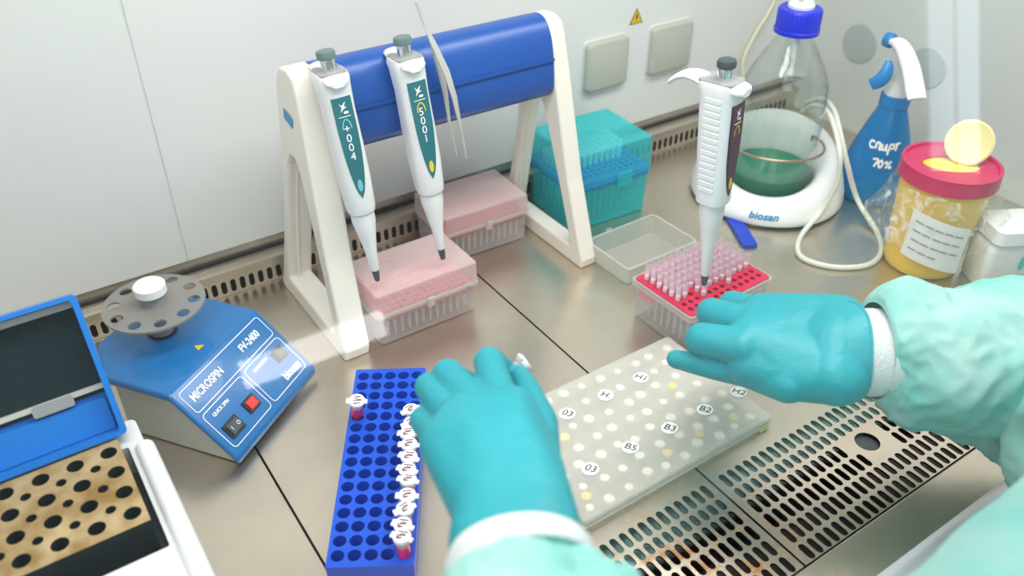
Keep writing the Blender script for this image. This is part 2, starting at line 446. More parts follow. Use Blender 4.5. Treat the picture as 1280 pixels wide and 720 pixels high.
# small cove where back and side wall meet
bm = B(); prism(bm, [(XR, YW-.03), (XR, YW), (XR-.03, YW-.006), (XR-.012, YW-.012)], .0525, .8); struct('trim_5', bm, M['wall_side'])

# ---- sash
SY0, SZ0, SY1, SZ1 = .150, .2965, .236, .80
bm = B()
d = V((0, SY1-SY0, SZ1-SZ0)).normalized(); n = V((0, -d.z, d.y))*.005
p0 = V((0, SY0, SZ0)); p1 = V((0, SY1, SZ1))
sec = [p0, p1, p1+n, p0+n]
loft(bm, [[V((XL+.002, p.y, p.z)) for p in sec], [V((XR-.002, p.y, p.z)) for p in sec]])
o = struct('window_1', bm, M['sash'])

# ---- wall furniture
for i, (xa, xb, za, zb, lab) in enumerate((
        (.684, .754, .121, .188, 'grey square socket cover on the back wall, left one nearer the blue bar'),
        (.796, .870, .121, .188, 'grey square socket cover on the back wall, right one beside the warning sticker'))):
    rt = thing('socket_cover', lab, 'socket cover', Matrix.Translation(((xa+xb)/2, YW-.006, (za+zb)/2)), 'socket covers on the back wall')
    w = (xb-xa)/2; hh = (zb-za)/2
    bm = B(); mx = Matrix.Rotation(PI/2, 4, 'X')
    rings = [[mx @ V((p[0], p[1], z)) for p in rrect(-w+o_, w-o_, -hh+o_, hh-o_, .007, 5)] for o_, z in ((0, 0), (0, .007), (.0012, .0095), (.0035, .0108))]
    loft(bm, rings); ob('lid', bm, M['socket'], rt, 40)
    bm = B(); rings = [[mx @ V((p[0], p[1], z)) for p in rrect(-w-.0012, w+.0012, -hh-.0012, hh+.0012, .007, 5)] for z in (-.001, .0022)]
    loft(bm, rings); ob('base_frame', bm, M['offwhite'], rt, 40)
# warning sign
tri = at(791, 20, 0)
sgn = thing('warning_sign', 'small yellow triangular electrical warning sticker on the back wall', 'sign', Matrix.Translation((.770, YW-.0062, .207)) @ Matrix.Rotation(PI/2, 4, 'X'))
bm = B(); prism(bm, [(-.0115, -.0095), (.0115, -.0095), (0, .0112)], 0, .0004); ob('backing', bm, M['ink_black'], sgn)
bm = B(); prism(bm, [(-.0096, -.0085), (.0096, -.0085), (0, .0090)], .0004, .0007); ob('triangle', bm, M['warn'], sgn)
bm = B(); prism(bm, [(.001, .005), (-.0022, -.0012), (-.0004, -.0012), (-.0012, -.0068), (.0025, .0006), (.0006, .0006), (.002, .005)], .0007, .001); ob('lightning_bolt', bm, M['ink_black'], sgn)
# round covers on side wall
for y, z, lab in ((.738, .133, 'round grey disc cover on the side wall, between bottle and sprayer'), (.625, .132, 'round grey disc cover on the side wall, behind the white sprayer head')):
    bm = B(); mx = Matrix.Translation((XR, y, z)) @ Matrix.Rotation(-PI/2, 4, 'Y')
    lathe(bm, [(.0285, 0), (.0285, .0012), (.0275, .0022), (.024, .0024)], 40, mx=mx)
    o = ob('disc_cover', bm, M['vent'], None, 40); tag(o, lab, 'cover', 'disc covers on the side wall')

# ================================================================== PIPETTE STAND
st = thing('pipette_stand', 'cream pipette stand with blue cross bar and two A-frame sides', 'pipette stand', place(.245, .65))
def lean(o, side):
    for v in o.data.vertices: v.co.x += (.012 if side < 0 else -.013)*v.co.z/.285; v.co.z *= .983
    return o
def aframe(x, w, big=False):
    # outline in (y,z), local y from the front foot
    bm = B()
    out = [(0, 0), (.165, 0), (.168, .008), (.163, .018), (.1375, .100), (.121, .180), (.112, .255), (.107, .276), (.096, .286), (.080, .288), (.066, .284), (.060, .270), (.050, .225), (.027, .110), (.004, .030), (-.002, .012)]
    hole = [(.024, .022), (.144, .022), (.128, .090), (.114, .150), (.104, .182), (.094, .197), (.082, .197), (.071, .182), (.054, .130), (.038, .080), (.026, .040)]
    mx = Matrix(((0, 0, 1, x), (1, 0, 0, 0), (0, 1, 0, 0), (0, 0, 0, 1)))
    plate(bm, out, [hole], -w/2, w/2, mx=mx)
    return bm
for x, nm in ((.004, 'side_frame'), (.306, 'side_frame')):
    o = lean(ob(nm, aframe(x, .028 if x < .1 else .022), M['cream'], st), -1 if x < .1 else 1)
    b = o.modifiers.new('b', 'BEVEL'); b.width = .003; b.segments = 3; b.limit_method = 'ANGLE'; b.angle_limit = math.radians(50)
    bm = B()
    hole = catmull([(.027, .026), (.038, .082), (.054, .132), (.071, .182), (.088, .198), (.104, .182), (.114, .152), (.128, .092), (.141, .026)], 4)
    tube(bm, [V((x-.003 if x > 0 else x+.003, p.x, p.y)) for p in [V((q[0], q[1])) for q in hole]], .0022, 6)
    lean(ob('inner_rib', bm, M['cream'], o, 40), -1 if x < .1 else 1)
# bar: flattened drum section
bm = B()
sec = [(.052, .208), (.050, .222), (.052, .246), (.057, .266), (.066, .280), (.078, .285), (.092, .282), (.101, .268), (.104, .240), (.100, .212), (.090, .201), (.062, .200)]
sec = [(p.x, p.y) for p in catmull([V((a, b, 0)) for a, b in sec+[sec[0]]], 3)[:-1]]
loft(bm, [[V((xx, y, z)) for y, z in sec] for xx in (.0265, .2835)])
ob('cross_bar', bm, M['bar'], st, 60)
bm = B(); prism(bm, [(.021, .2455), (.021, .2425), (.283, .2425), (.283, .2455)], -.0505, -.049, mx=Matrix(((1, 0, 0, 0), (0, 0, -1, 0), (0, 1, 0, 0), (0, 0, 0, 1))))
ob('groove', bm, M['bar'], st)
bm = B(); prism(bm, rrect(-.011, .011, -.006, .006, .001), 0, .0003, mx=Matrix(((0, 0, -1, -.0006), (-.9, -.2, 0, .085), (-.2, .9, 0, .235), (0, 0, 0, 1))))
ob('name_plate', bm, M['ink_blue'], st)

# ================================================================== PIPETTES
def make_pipette(label, mat, lens_mat, ring_mat, digits, button, sleeve='darkgrey', fat=1.0, grip=True):
    "local z runs from the tip cone (0) up to the button (.235); the lens faces local -y"
    rt = thing('pipette', label, 'pipette', mat)
    bm = B()
    # handle body: lofted rounded sections
    def sec(w, d, z, oy=0, r=.5):
        k = min(w, d)*r
        return [V((p[0], p[1]+oy, z)) for p in rrect(-w/2, w/2, -d/2, d/2, k, 5)]
    f = fat
    bx_ = lambda r_: r_*f
    if grip:   # measuring from handle
        S = [(.0218, .0225, .098, 0), (.0222, .0235, .104, 0), (.0222, .0245, .125, .0005), (.0225, .0262, .155, .001), (.0228, .0270, .185, .0015), (.0230, .0275, .205, .002), (.0236, .0300, .212, .003), (.0220, .0290, .2155, .003)]
    else:
        S = [(.0200, .0200, .080, 0), (.0215, .0225, .086, 0), (.0230, .0270, .115, .001), (.0225, .0280, .150, .001), (.0220, .0265, .185, .001), (.0235, .0285, .205, .002), (.0240, .0310, .212, .003), (.0220, .0290, .2155, .003)]
    loft(bm, [sec(w*f, d*f, z, oy, .38) for w, d, z, oy in S])
    h = ob('handle', bm, M['white'], rt, 40)
    # finger rest hook at the back, thumb lip at the front
    bm = B()
    rs = []
    for t in range(9):
        u = t/8; y = .012+.030*u; z = .2115+.0035*math.sin(u*PI*.9)-.010*u**3
        w = .0190*f*(1-.45*u); hh = .0050*(1-.35*u)
        rs.append([V((w/2*math.cos(a), y*f, z+hh*math.sin(a))) for a in [2*PI*i/14 for i in range(14)]])
    loft(bm, rs); ob('finger_rest', bm, M['white'], rt, 50)
    bm = B(); rs = []
    for t in range(8):
        u = t/7; y = -.009-.0085*u; z = .2110+.0005*u-.002*u**3
        w = .0190*f*max(.30, 1-u**6)**.5; hh = .0052*(1-.35*u)
        rs.append([V((w/2*(abs(math.cos(a))**.6*(1 if math.cos(a) > 0 else -1)), y*f, z+hh*math.sin(a))) for a in [2*PI*i/14 for i in range(14)]])
    loft(bm, rs); ob('front_lip', bm, M['white'], rt, 50)
    bm = B(); prism(bm, rrect(-.0098*f, .0098*f, -.011*f, .016*f, .005), .2150, .2166); ob('top_plate', bm, M['grey'], rt, 40)
    bm = B(); lathe(bm, [(.0068, .2160), (.0068, .2265), (.0064, .2275)], 24); st_ = ob('plunger', bm, M['chrome'], rt, 40)
    bm = B(); lathe(bm, [(.0070, .2270), (.0084, .2280), (.0086, .2320), (.0078, .2342), (.0045, .2352)], 24); ob('button', bm, button, rt, 40)
    # shaft
    z0 = S[0][2]
    bm = B(); lathe(bm, [(r_*f, z_) for r_, z_ in [(.0023, .010), (.0036, .014), (.0048, z0*.45), (.0072, z0*.68), (.0092, z0*.86), (.0092, z0-.004), (.0100, z0+.001)]], 24)
    ob('shaft', bm, M['white'], rt, 40)
    bm = B(); lathe(bm, [(.0101*f, z0-.0012), (.0101*f, z0+.0002)], 24); ob('joint_ring', bm, M['socket'], rt, 40)
    bm = B(); lathe(bm, [(.0021, .0), (.0027, .001), (.0034*f, .0145), (.0030, .0150)], 16); ob('tip_cone', bm, M[sleeve], rt, 40)
    # lens on the front
    fy = lambda z: -(.0132*f if z > .12 else .0122*f)
    bm = B()
    zt, zb = (.198, .107) if grip else (.196, .098)
    left = []; LW = .0072*f
    N_ = 14
    for i in range(N_+1):
        u = i/N_; z = zt+(zb-zt)*u
        w = LW*(1 if u < .25 else 1*max(0.0, 1-((u-.25)/.75)**2.1)**.62)
        left.append((w, z))
    pl = [(-w, z+.0015*(1-abs(1)) ) for w, z in left]+[(w, z) for w, z in reversed(left[:-1])]
    pl.insert(0, (0, zt+.0022)) if False else None
    body_d = lambda z: None
    def front(z):
        for (a, b) in zip(S, S[1:]):
            if a[2] <= z <= b[2]:
                t = (z-a[2])/(b[2]-a[2]); return -((a[1]+(b[1]-a[1])*t)*f/2)+(a[3]+(b[3]-a[3])*t)
        return -S[0][1]*f/2
    arch = lambda p: p[1]+(.0022*(1-(p[0]/LW)**2) if p[1] > zt-.001 else 0)
    vt = [bm.verts.new((p[0], front(p[1])-.0007, arch(p))) for p in pl]
    vb = [bm.verts.new((p[0], front(p[1])+.0010, p[1])) for p in pl]
    n_ = len(pl)
    nn = len(left)
    # ladder fill so that the lens follows the body
    for i in range(nn-2):
        bm.faces.new((vt[i], vt[i+1], vt[n_-2-i], vt[n_-1-i]))
    bm.faces.new((vt[nn-2], vt[nn-1], vt[nn]))
    for i in range(n_): j = (i+1) % n_; bm.faces.new((vt[i], vb[i], vb[j], vt[j]))
    lens = ob('display_panel', bm, lens_mat, rt)
    def on_front(bm2, zc):
        for v in bm2.verts:
            x, y, z = v.co; zz = zc+y; v.co = V((x, front(zz)-.0008-z, zz))
        return bm2
    def mark(nm, bm2, zc, m): ob(nm, on_front(bm2, zc), m, lens)
    L_ = zt-zb
    # emblem of a bird and word strip
    bm = B(); prism(bm, [(-.0035, .004), (-.001, .001), (.0030, .0045), (.0012, .000), (.0035, -.001), (.0002, -.002), (-.0028, -.0048), (-.0012, -.0008)], 0, .0002); mark('emblem', bm, zt-.0085, M['ink_white'])
    bm = B(); prism(bm, rrect(.000, .0042, -.001, .001, .0006), 0, .0002); mark('badge', bm, zt-.0140, M['ink_white'])
    bm = B(); prism(bm, rrect(-.0056, .0056, -.0003, .0003, .0002), 0, .0002); mark('divider_line', bm, zt-.0175, M['ink_white'])
    bm = B(); ribbon(bm, [(-.0040*math.cos(a)*1.0, .009*math.sin(a)) for a in [PI*i/12 for i in range(13)]], .0011, .0002); mark('window_arc', bm, zt-.0290, ring_mat)
    for i, ch in enumerate(digits):
        bm = text(ch, .0105*min(f, 1.2)/1.2, .0001); xf(bm, Matrix.Translation((-.0005, 0, 0)) @ Matrix.Rotation(-.0, 4, 'Z')); mark('digit', bm, zt-.0290-.0088*i, M['ink_white'])
    bm = B(); prism(bm, circ(0, 0, .0024, 16, .0062), 0, .0002); mark('volume_mark', bm, zb+.0135, ring_mat)
    # grip ridges on the side
    if grip:
        bm = B()
        for i in range(15):
            z = .112+i*.0062; hw = (.01105+.0004*min(1, (z-.104)/.08))*f
            box(bm, -hw-.00070, -hw+.0012, -.0055*f, .0070*f, z, z+.0042, .0003, 1)
        ob('grip_ridges', bm, M['white'], rt, 40)
    return rt
def pip_frame(tip, top, face):
    tip = V(tip); top = V(top); z = (top-tip).normalized(); f = V(face); f = (f-z*f.dot(z)).normalized()
    y = -f; x = y.cross(z)
    m = Matrix((x, y, z)).transposed().to_4x4(); m.translation = tip; return m
make_pipette('white pipette with teal panel and cyan mark, hanging leftmost on the blue bar',
             pip_frame((.2845, .660, .0775), (.2705, .688, .310), (-.10, -1, .2)), M['lens'], M['cyan_mark'], '+004', M['greygreen'], grip=False, fat=1.25)
make_pipette('white pipette with teal panel and yellow mark, hanging beside the steel tweezers',
             pip_frame((.3605, .660, .0755), (.3450, .688, .310), (-.10, -1, .2)), M['lens'], M['yellow_mark'], '5001', M['greygreen'], grip=False, fat=1.25)
TIPX = at(880, 356, .0745)
make_pipette('white pipette with dark plum panel standing upright in the open crimson tip box',
             pip_frame(TIPX, TIPX+V((-.0080, .008, .232)), (.22, -.97, 0)), M['plum'], M['yellow_mark'], '', M['darkgrey'], grip=True, fat=1.3)

# tweezers hung over the bar
tw = thing('tweezers', 'steel tweezers clipped over the blue bar of the pipette stand', 'tweezers', Matrix.Translation((.40, .695, .24)))
def blade(bm, pts, ws, th=.0011):
    rs = []
    P_ = [V(p) for p in pts]
    for i, p in enumerate(P_):
        t = (P_[min(i+1, len(P_)-1)]-P_[max(0, i-1)]).normalized()
        x = V((1, .35, 0)); x = (x-t*x.dot(t)).normalized(); n = t.cross(x); w = ws[i]/2
        rs.append([p+x*w+n*th/2, p-x*w+n*th/2, p-x*w-n*th/2, p+x*w-n*th/2])
    loft(bm, rs)
tp = at(520, 4, .345)
def rel(v): return V(v)-V((.40, .695, .24))
def onY(y, u, v):
    d_ = ray(u, v); return V((0, 0, H))+d_*(y/d_.y)
Q1 = [onY(.697, 519, 3), onY(.695, 530, 30), onY(.692, 542, 55), onY(.687, 558, 90), onY(.684, 568, 122), onY(.682, 576, 160), onY(.682, 583, 198)]
bm = B(); blade(bm, [rel(p) for p in Q1], [.0010, .0018, .0066, .0082, .0068, .0030, .0014]); ob('arm', bm, M['tweezer'], tw, 30)
Q2 = [onY(.700, 521, 3), onY(.700, 531, 28), onY(.697, 541, 55), onY(.694, 551, 90), onY(.692, 557, 118), onY(.693, 562, 155), onY(.693, 571, 194)]
bm = B(); blade(bm, [rel(p) for p in Q2], [.0010, .0018, .0066, .0080, .0062, .0030, .0014]); ob('arm', bm, M['tweezer'], tw, 30)

# ================================================================== TIP BOXES
def rect_holes(x0, y0, nx, ny, p, r, n=10):
    return [circ(x0+i*p, y0+j*p, r, n) for j in range(ny) for i in range(nx)]
def tip_box(label, x, y, rz, w, d, hb, hl, insert):
    rt = thing('tip_box', label, 'tip box', place(x, y, 0, rz), 'closed pipette tip boxes by the stand')
    bm = B(); shell(bm, w-.004, d-.004, hb, .0014, .0035, .0012); base = ob('base', bm, M['clearbase'], rt, 35)
    bm = B(); shell(bm, w, d, hl, .0013, .0042, .0008, up=False, z=hb+.0008); lid = ob('lid', bm, M['pinkclear'], rt, 35)
    for zz in (hb-.001, hb+.0012):
        bm = B(); plate(bm, rrect(-w/2-.0012, w/2+.0012, -d/2-.0012, d/2+.0012, .007), [rrect(-w/2+.001, w/2-.001, -d/2+.001, d/2-.001, .006)], zz-.0009, zz+.0009)
        ob('rim', bm, M['milky'], lid if zz > hb else base, 35)
    bm = B(); box(bm, -.004, .004, -d/2-.0045, -d/2-.0005, hb-.006, hb+.005, .001); ob('latch', bm, M['milky'], rt, 40)
    bm = B(); box(bm, w*.36, w*.36+.006, -d/2-.003, -d/2-.0005, hb+.001, hb+.004, .0008); ob('catch', bm, M['milky'], rt, 40)
    bm = B()
    hs = rect_holes(-.0465+.000, -.0300, 12, 7, .00845, .0026) 
    plate(bm, rrect(-w/2+.0045, w/2-.0045, -d/2+.0045, d/2-.0045, .003), hs, hb-.010, hb-.0012, mat=0)
    ob('insert', bm, insert, rt)
    bm = B()
    lathe(bm, [(.022, hb+hl+.0008), (.022, hb+hl+.0014), (.0212, hb+hl+.0014), (.0212, hb+hl+.0008)], 36, c=(-w*.30, d*.05), cap0=False, cap1=False)
    ob('lid_mark', bm, M['pinkclear'], lid)
    # ribs of hanging tips inside
    bm = B()
    for i in range(12):
        for j in (0, 6):
            lathe(bm, [(.0012, .006), (.0023, hb-.010)], 8, c=(-.0465+i*.00845, -.0300+j*.00845))
    tag(ob('hanging_tips', bm, M['tipclear'], rt, 40), kind='stuff')
    return rt
tip_box('clear lidded tip box with rose insert, nearer one under the hanging pipettes', .336, .6875, 0, .122, .078, .039, .025, M['pinksoft'])
tip_box('clear lidded tip box with rose insert, farther one against the back strip', .470, .782, -.03, .118, .080, .040, .022, M['pink'])

# teal box
tb = thing('tip_box', 'teal translucent tip box with blue insert beside the stand', 'tip box', place(.6395, .7645, 0, -.05))
bm = B(); shell(bm, .119, .098, .060, .0015, .006, .0015); ob('base', bm, M['teal'], tb, 35)
bm = B(); shell(bm, .124, .103, .046, .0014, .007, .0015, up=False, z=.0605); tl = ob('lid', bm, M['teallid'], tb, 35)
bm = B(); plate(bm, rrect(-.0605, .0605, -.0500, .0500, .006), rect_holes(-.0495, -.0330, 12, 8, .009, .0029), .0565, .0655); ob('insert', bm, M['tealblue'], tb)
bm = B(); box(bm, -.011+.016, .011+.016, -.0555, -.0515, .052, .070, .001); ob('latch', bm, M['teal'], tb, 40)
bm = B(); box(bm, -.006, .006, -.004, .004, .1062, .1070, .0003); ob('lid_mark', bm, M['teal'], tl)
bm = B()
for i in range(12):
    lathe(bm, [(.0012, .008), (.0026, .056)], 8, c=(-.0495+i*.009, -.0330))
for j in range(1, 8):
    lathe(bm, [(.0012, .008), (.0026, .056)], 8, c=(-.0495, -.0330+j*.009))
tag(ob('hanging_tips', bm, M['tipclear'], tb, 40), kind='stuff')

def tip_mesh():
    bm = B()
    lathe(bm, [(.0025, -.0005), (.0027, .0045)], 10, mat=1, cap0=True, cap1=True)
    lathe(bm, [(.0028, .0), (.0030, .006), (.0034, .0165)], 12, mat=0, cap0=False, cap1=False)
    lathe(bm, [(.0034, .0160), (.0036, .0163), (.0036, .0172), (.0034, .0174)], 12, mat=0, cap0=False, cap1=False)
    lathe(bm, [(.0008, -.034), (.0024, -.001)], 8, mat=0)
    return bm
tip0 = ob('pipette_tip', tip_mesh(), [M['tipclear'], M['tipwhite']], None, 40)
tipT = tip0.copy(); tipT.data = tip0.data.copy(); COL.objects.link(tipT)
def put_tip(src, x, y, z, label, group, used=[]):
    o = src if src.name not in used else src.copy()
    if o is src: used.append(src.name)
    else: COL.objects.link(o)
    o.location = (x, y, z); tag(o, label, 'pipette tip', group)
    o.rotation_euler = (random.uniform(-.03, .03), random.uniform(-.03, .03), random.random()*6)
    return o
tipT.data.materials[0] = M['tipwhite']
for j in range(3, 8):
    for i in range(12):
        if i >= 11 and j == 3: continue
        p = tb.matrix_world @ V((-.0495+i*.009, -.0330+j*.009, .0655))
        put_tip(tipT, p.x, p.y, p.z, 'white-rimmed pipette tip standing in the blue insert of the teal box', 'tips inside the teal box')

# open crimson tip rack
RX, RY, RA = .5920, .5085, .035
rk = thing('tip_rack', 'open clear tip box with crimson insert full of pink tips', 'tip rack', place(RX, RY, 0, RA))
RM_ = rk.matrix_world.copy()
bm = B(); shell(bm, .1215, .086, .045, .0014, .005, .0025); b_ = ob('base', bm, M['clearbase'], rk, 35)
bm = B(); plate(bm, rrect(-.0628, .0628, -.0450, .0450, .005), [rrect(-.0600, .0600, -.0422, .0422, .004)], .0430, .0492); ob('rim', bm, M['milky'], b_, 35)
bm = B(); plate(bm, rrect(-.0598, .0598, -.0420, .0420, .004), rect_holes(-.0511, -.0325, 12, 8, .0093, .0031, 12), .0400, .0502); ob('insert', bm, M['pink'], rk)
empt = set()
for j in range(8):
    for i in range(12):
        full = j >= 2 or (j == 1 and i in (3, 7))
        if (j == 2 and i in (2,)) or not full: continue
        p = RM_ @ V((-.0511+i*.0093, -.0325+j*.0093, .0508))
        if (p.xy-V((TIPX.x, TIPX.y))).length < .004: pass
        put_tip(tip0, p.x, p.y, p.z, 'clear pink-tinged filter tip standing in the crimson insert', 'tips in the open crimson rack')
bm = B()
for i in range(12):
    for j in (0, 7):
        lathe(bm, [(.0012, .006), (.0025, .040)], 8, c=(-.0511+i*.0093, -.0325+j*.0093))
for j in range(1, 7): lathe(bm, [(.0012, .006), (.0025, .040)], 8, c=(-.0511, -.0325+j*.0093))
tag(ob('hanging_tips', bm, M['tipclear'], rk, 40), kind='stuff')
bm = B(); box(bm, -.0600, -.0592, .012, .034, .032, .0425); ob('side_tab', bm, M['pinksoft'], rk)
# lid lying open behind the rack
ld = thing('box_lid', 'clear tip box lid lying open upside down behind the crimson rack', 'lid', place(.6135, .6285, 0, .015))
bm = B(); shell(bm, .108, .076, .0255, .0014, .006, .003, floor_t=.0012); t_ = ob('shell', bm, M['milky'], ld, 35)
bm = B(); plate(bm, rrect(-.0552, .0552, -.0392, .0392, .006), [rrect(-.0525, .0525, -.0365, .0365, .005)], .0245, .0258); ob('rim', bm, M['milky'], t_, 35)
bm = B(); box(bm, -.022, -.014, .0380, .0410, .021, .0285, .0008); ob('catch', bm, M['milky'], ld, 40)
bm = B(); lathe(bm, [(.004, .0012), (.005, .0018), (.004, .0020)], 16, c=(.004, -.004), cap0=False, cap1=False); ob('lid_mark', bm, M['milky'], ld)

# ================================================================== TRANSLUCENT SAMPLE TRAY
tx0, tx1, ty0, ty1 = .304, .528, .342, .487
tr = thing('sample_tray', 'milky translucent sample tray with handwritten round stickers on its lid', 'tray', place((tx0+tx1)/2, (ty0+ty1)/2))
TW, TD = tx1-tx0, ty1-ty0
bm = B(); shell(bm, TW-.005, TD-.005, .008, .0013, .004); ob('base', bm, M['tray'], tr, 35)
bm = B(); shell(bm, TW, TD, .0065, .0012, .005, up=False, z=.0075); tlid = ob('lid', bm, M['tray'], tr, 35)
bm = B(); plate(bm, rrect(-TW/2-.001, TW/2+.001, -TD/2-.001, TD/2+.001, .005), [rrect(-TW/2+.0015, TW/2-.0015, -TD/2+.0015, TD/2-.0015, .004)], .0065, .0080); ob('rim', bm, M['milky'], tlid, 35)
wells = []
for j in range(7):
    for i in range(10):
        x = -TW/2+.016+i*.0212+(.0105 if j % 2 else 0); y = -TD/2+.013+j*.0199
        if x > TW/2-.010: continue
        wells.append((x, y))
strong = {}
w0 = {}
for kind in ('wellwhite', 'wellyellow', 'wellstrong'):
    bm = B(); lathe(bm, [(.0026, -.0110), (.0046, -.002), (.0050, 0), (.0044, .0009)], 14); o = ob('well', bm, M[kind], tr, 40); w0[kind] = [o, False]
lt = tr.matrix_world.inverted()
ysp = [lt @ at(u, v, .0165) for u, v in ((841, 478), (875, 538), (918, 518), (706, 542), (733, 616), (835, 562))]
for q in ysp:
    k = 'wellstrong' if q is ysp[0] else 'wellyellow'; o, used = w0[k]
    if used: o = o.copy(); COL.objects.link(o)
    w0[k][1] = True; o.location = (q.x, q.y, .0124)
for (x, y) in wells:
    k = 'wellwhite'
    if min((V((x, y))-q.xy).length for q in ysp) < .0095: continue
    o, used = w0[k]
    if used: o = o.copy(); COL.objects.link(o)
    w0[k][1] = True
    o.location = (x+random.uniform(-.0032, .0032), y+random.uniform(-.0032, .0032), .0124); s_ = random.uniform(.8, 1.1); o.scale = (s_, s_, 1)
labs = [((801, 472), 'H1', -.5), ((757, 494), 'H.', -.5), ((709, 517), '03', -.5), ((881, 512), 'B2', -.5), ((837, 535), 'B3', -.4), ((788, 559), 'B5', -.4), ((738, 586), '03', -.4), ((923, 490), 'H2', -.4)]
for (uv, s, a) in labs:
    p = lt @ at(uv[0], uv[1], .0141)
    bm = B(); prism(bm, circ(0, 0, .0082, 20, .0074), .0141, .0144); o = ob('sticker', bm, M['ink_white'], tr); o.location = (p.x, p.y, 0)
    bm = text(s, .0105, .0001, sheare=.15); xf(bm, Matrix.Translation((0, 0, .0146)) @ Matrix.Rotation(-1.0, 4, 'Z')); ob('handwriting', bm, M['ink_black'], o)
bm = B(); box(bm, TW/2-.016, TW/2-.006, -TD/2-.0005, -TD/2+.004, .0005, .0080, .001); ob('tape_piece', bm, M['sharpcap'], tr)

# ================================================================== BLUE TUBE RACK
ra = math.atan2(.194, .119)-PI/2
rb = thing('tube_rack', 'royal blue microtube rack with rows of round wells', 'tube rack', place(.1975, .4895, 0, ra))
bm = B()
hs = [circ(-.0254+i*.0127, -.1028+j*.0137, .0054, 16) for j in range(16) for i in range(5)]
plate(bm, rrect(-.0335, .0335, -.1135, .1130, .002), hs, .0235, .0275)
plate(bm, rrect(-.0335, .0335, -.1135, .1130, .002), [rrect(-.0315, .0315, -.1115, .1110, .002)], 0, .0236)
ob('well_plate', bm, M['rackblue'], rb)
bm = B()
for i in range(5):
    for j in range(16):
        lathe(bm, [(.0030, .0022), (.0051, .006), (.0051, .0240)], 14, c=(-.0254+i*.0127, -.1028+j*.0137), cap1=False)
        lathe(bm, [(.0056, .0030), (.0057, .0240)], 10, c=(-.0254+i*.0127, -.1028+j*.0137), cap0=False, cap1=False)
ob('well_cups', bm, M['rackblue'], rb, 40)
bm = B(); box(bm, -.0318, .0318, -.1118, .1113, .0003, .002); ob('floor_plate', bm, M['rackblue'], rb)
def make_tube(name, label, group, mat, writing=True):
    rt = thing(name, label, 'sample tube', mat @ Matrix.Scale(1.18, 4), group)
    bm = B(); lathe(bm, [(.0012, -.020), (.0034, -.008), (.0041, -.004), (.0043, .0115), (.0054, .0120), (.0054, .0132)], 18, cap1=False); ob('tube_body', bm, M['tube'], rt, 40)
    bm = B(); lathe(bm, [(.0010, -.0190), (.0032, -.008), (.0042, -.004), (.0045, .0080)], 18); ob('liquid', bm, M['magenta'], rt, 40)
    bm = B(); lathe(bm, [(.0056, .0134), (.0060, .0140), (.0060, .0162), (.0054, .0168)], 20)
    box(bm, -.0082, -.004, -.0026, .0026, .0140, .0158, .0006, 1); box(bm, .004, .0078, -.002, .002, .0142, .0160, .0006, 1)
    cp = ob('cap', bm, M['ink_white'], rt, 40)
    bm = B()
    for k in range(3):
        pts = catmull([(random.uniform(-.0034, .0034), -.0026+.0026*k+random.uniform(-.0012, .0012), 0) for _ in range(4)], 4)
        ribbon(bm, [(p.x, p.y) for p in pts], .00075, .0170)
    ob('handwriting', bm, M['ink_purple'], cp)
    return rt
T0 = make_tube('sample_tube', 'lone pink sample tube in the left column of the blue rack', None, rb.matrix_world @ Matrix.Translation((-.0254, -.1028+11*.0137+.001, .0320)) @ Matrix.Rotation(.22, 4, 'X') @ Matrix.Rotation(.1, 4, 'Y'))
T1 = None
for k in range(11):
    m = rb.matrix_world @ Matrix.Translation((.0254+random.uniform(-.0006, .0006), -.1028+k*.0137, .0285)) @ Matrix.Rotation(random.uniform(-.12, .12), 4, 'X') @ Matrix.Rotation(random.uniform(-.10, .10), 4, 'Y') @ Matrix.Rotation(random.uniform(-.5, .5), 4, 'Z')
    lab = 'pink sample tube with written white cap in the right column of the blue rack'
    if k == 0: T1 = make_tube('sample_tube', lab, 'tubes in the right column of the blue rack', m)
    else: dup(T1, m @ Matrix.Scale(1.18, 4))

# ================================================================== MICROSPIN
ms = thing('mini_centrifuge', 'blue angular vortex spinner with grey rotor disc and switches', 'centrifuge', place(.0953, .568, 0, math.radians(36)))
P8 = [(0, 0), (.132, 0), (.132, .122), (.095, .165), (.035, .165), (0, .125)]
def zt_(v): return .0135+.0565*min(1, v/.058)
bm = B()
def msloft(bm, off, zf, zb_):
    ys = []
# top cover: wedge front + flat back
def cover(bm, dz0, dz1, inset=0):
    i = inset
    fl, fr_, bl, br = (i, i), (.132-i, i), (i, .058), (.132-i, .058)
    back = [(.132-i, .122), (.095, .165-i), (.035, .165-i), (i, .125)]
    def col(p, z): return bm.verts.new((p[0], p[1], z))
    T_ = [col(fl, .0135+dz1), col(fr_, .0135+dz1), col(br, .070+dz1)]+[col(p, .070+dz1) for p in back]+[col(bl, .070+dz1)]
    L_ = [col(fl, .0135+dz0), col(fr_, .0135+dz0), col(br, .070+dz0)]+[col(p, .070+dz0) for p in back]+[col(bl, .070+dz0)]
    bm.faces.new((T_[0], T_[1], T_[2], T_[7])); bm.faces.new(T_[2:8])
    bm.faces.new((L_[7], L_[2], L_[1], L_[0])); bm.faces.new(L_[2:8][::-1])
    for a in range(8):
        b2 = (a+1) % 8; bm.faces.new((T_[a], L_[a], L_[b2], T_[b2]))
cover(bm, -.0085, 0)
o = ob('top_cover', bm, M['mblue'], ms); b = o.modifiers.new('b', 'BEVEL'); b.width = .0025; b.segments = 3; b.limit_method = 'ANGLE'; b.angle_limit = math.radians(30)
for p in o.data.polygons: p.use_smooth = True
bm = B()
i = .006
prof = [(i, i+.004), (.132-i, i+.004), (.132-i, .058), (.132-i, .120), (.093, .165-i), (.037, .165-i), (i, .123), (i, .058)]
zz = [.006, .006, .0625, .0625, .0625, .0625, .0625, .0625]
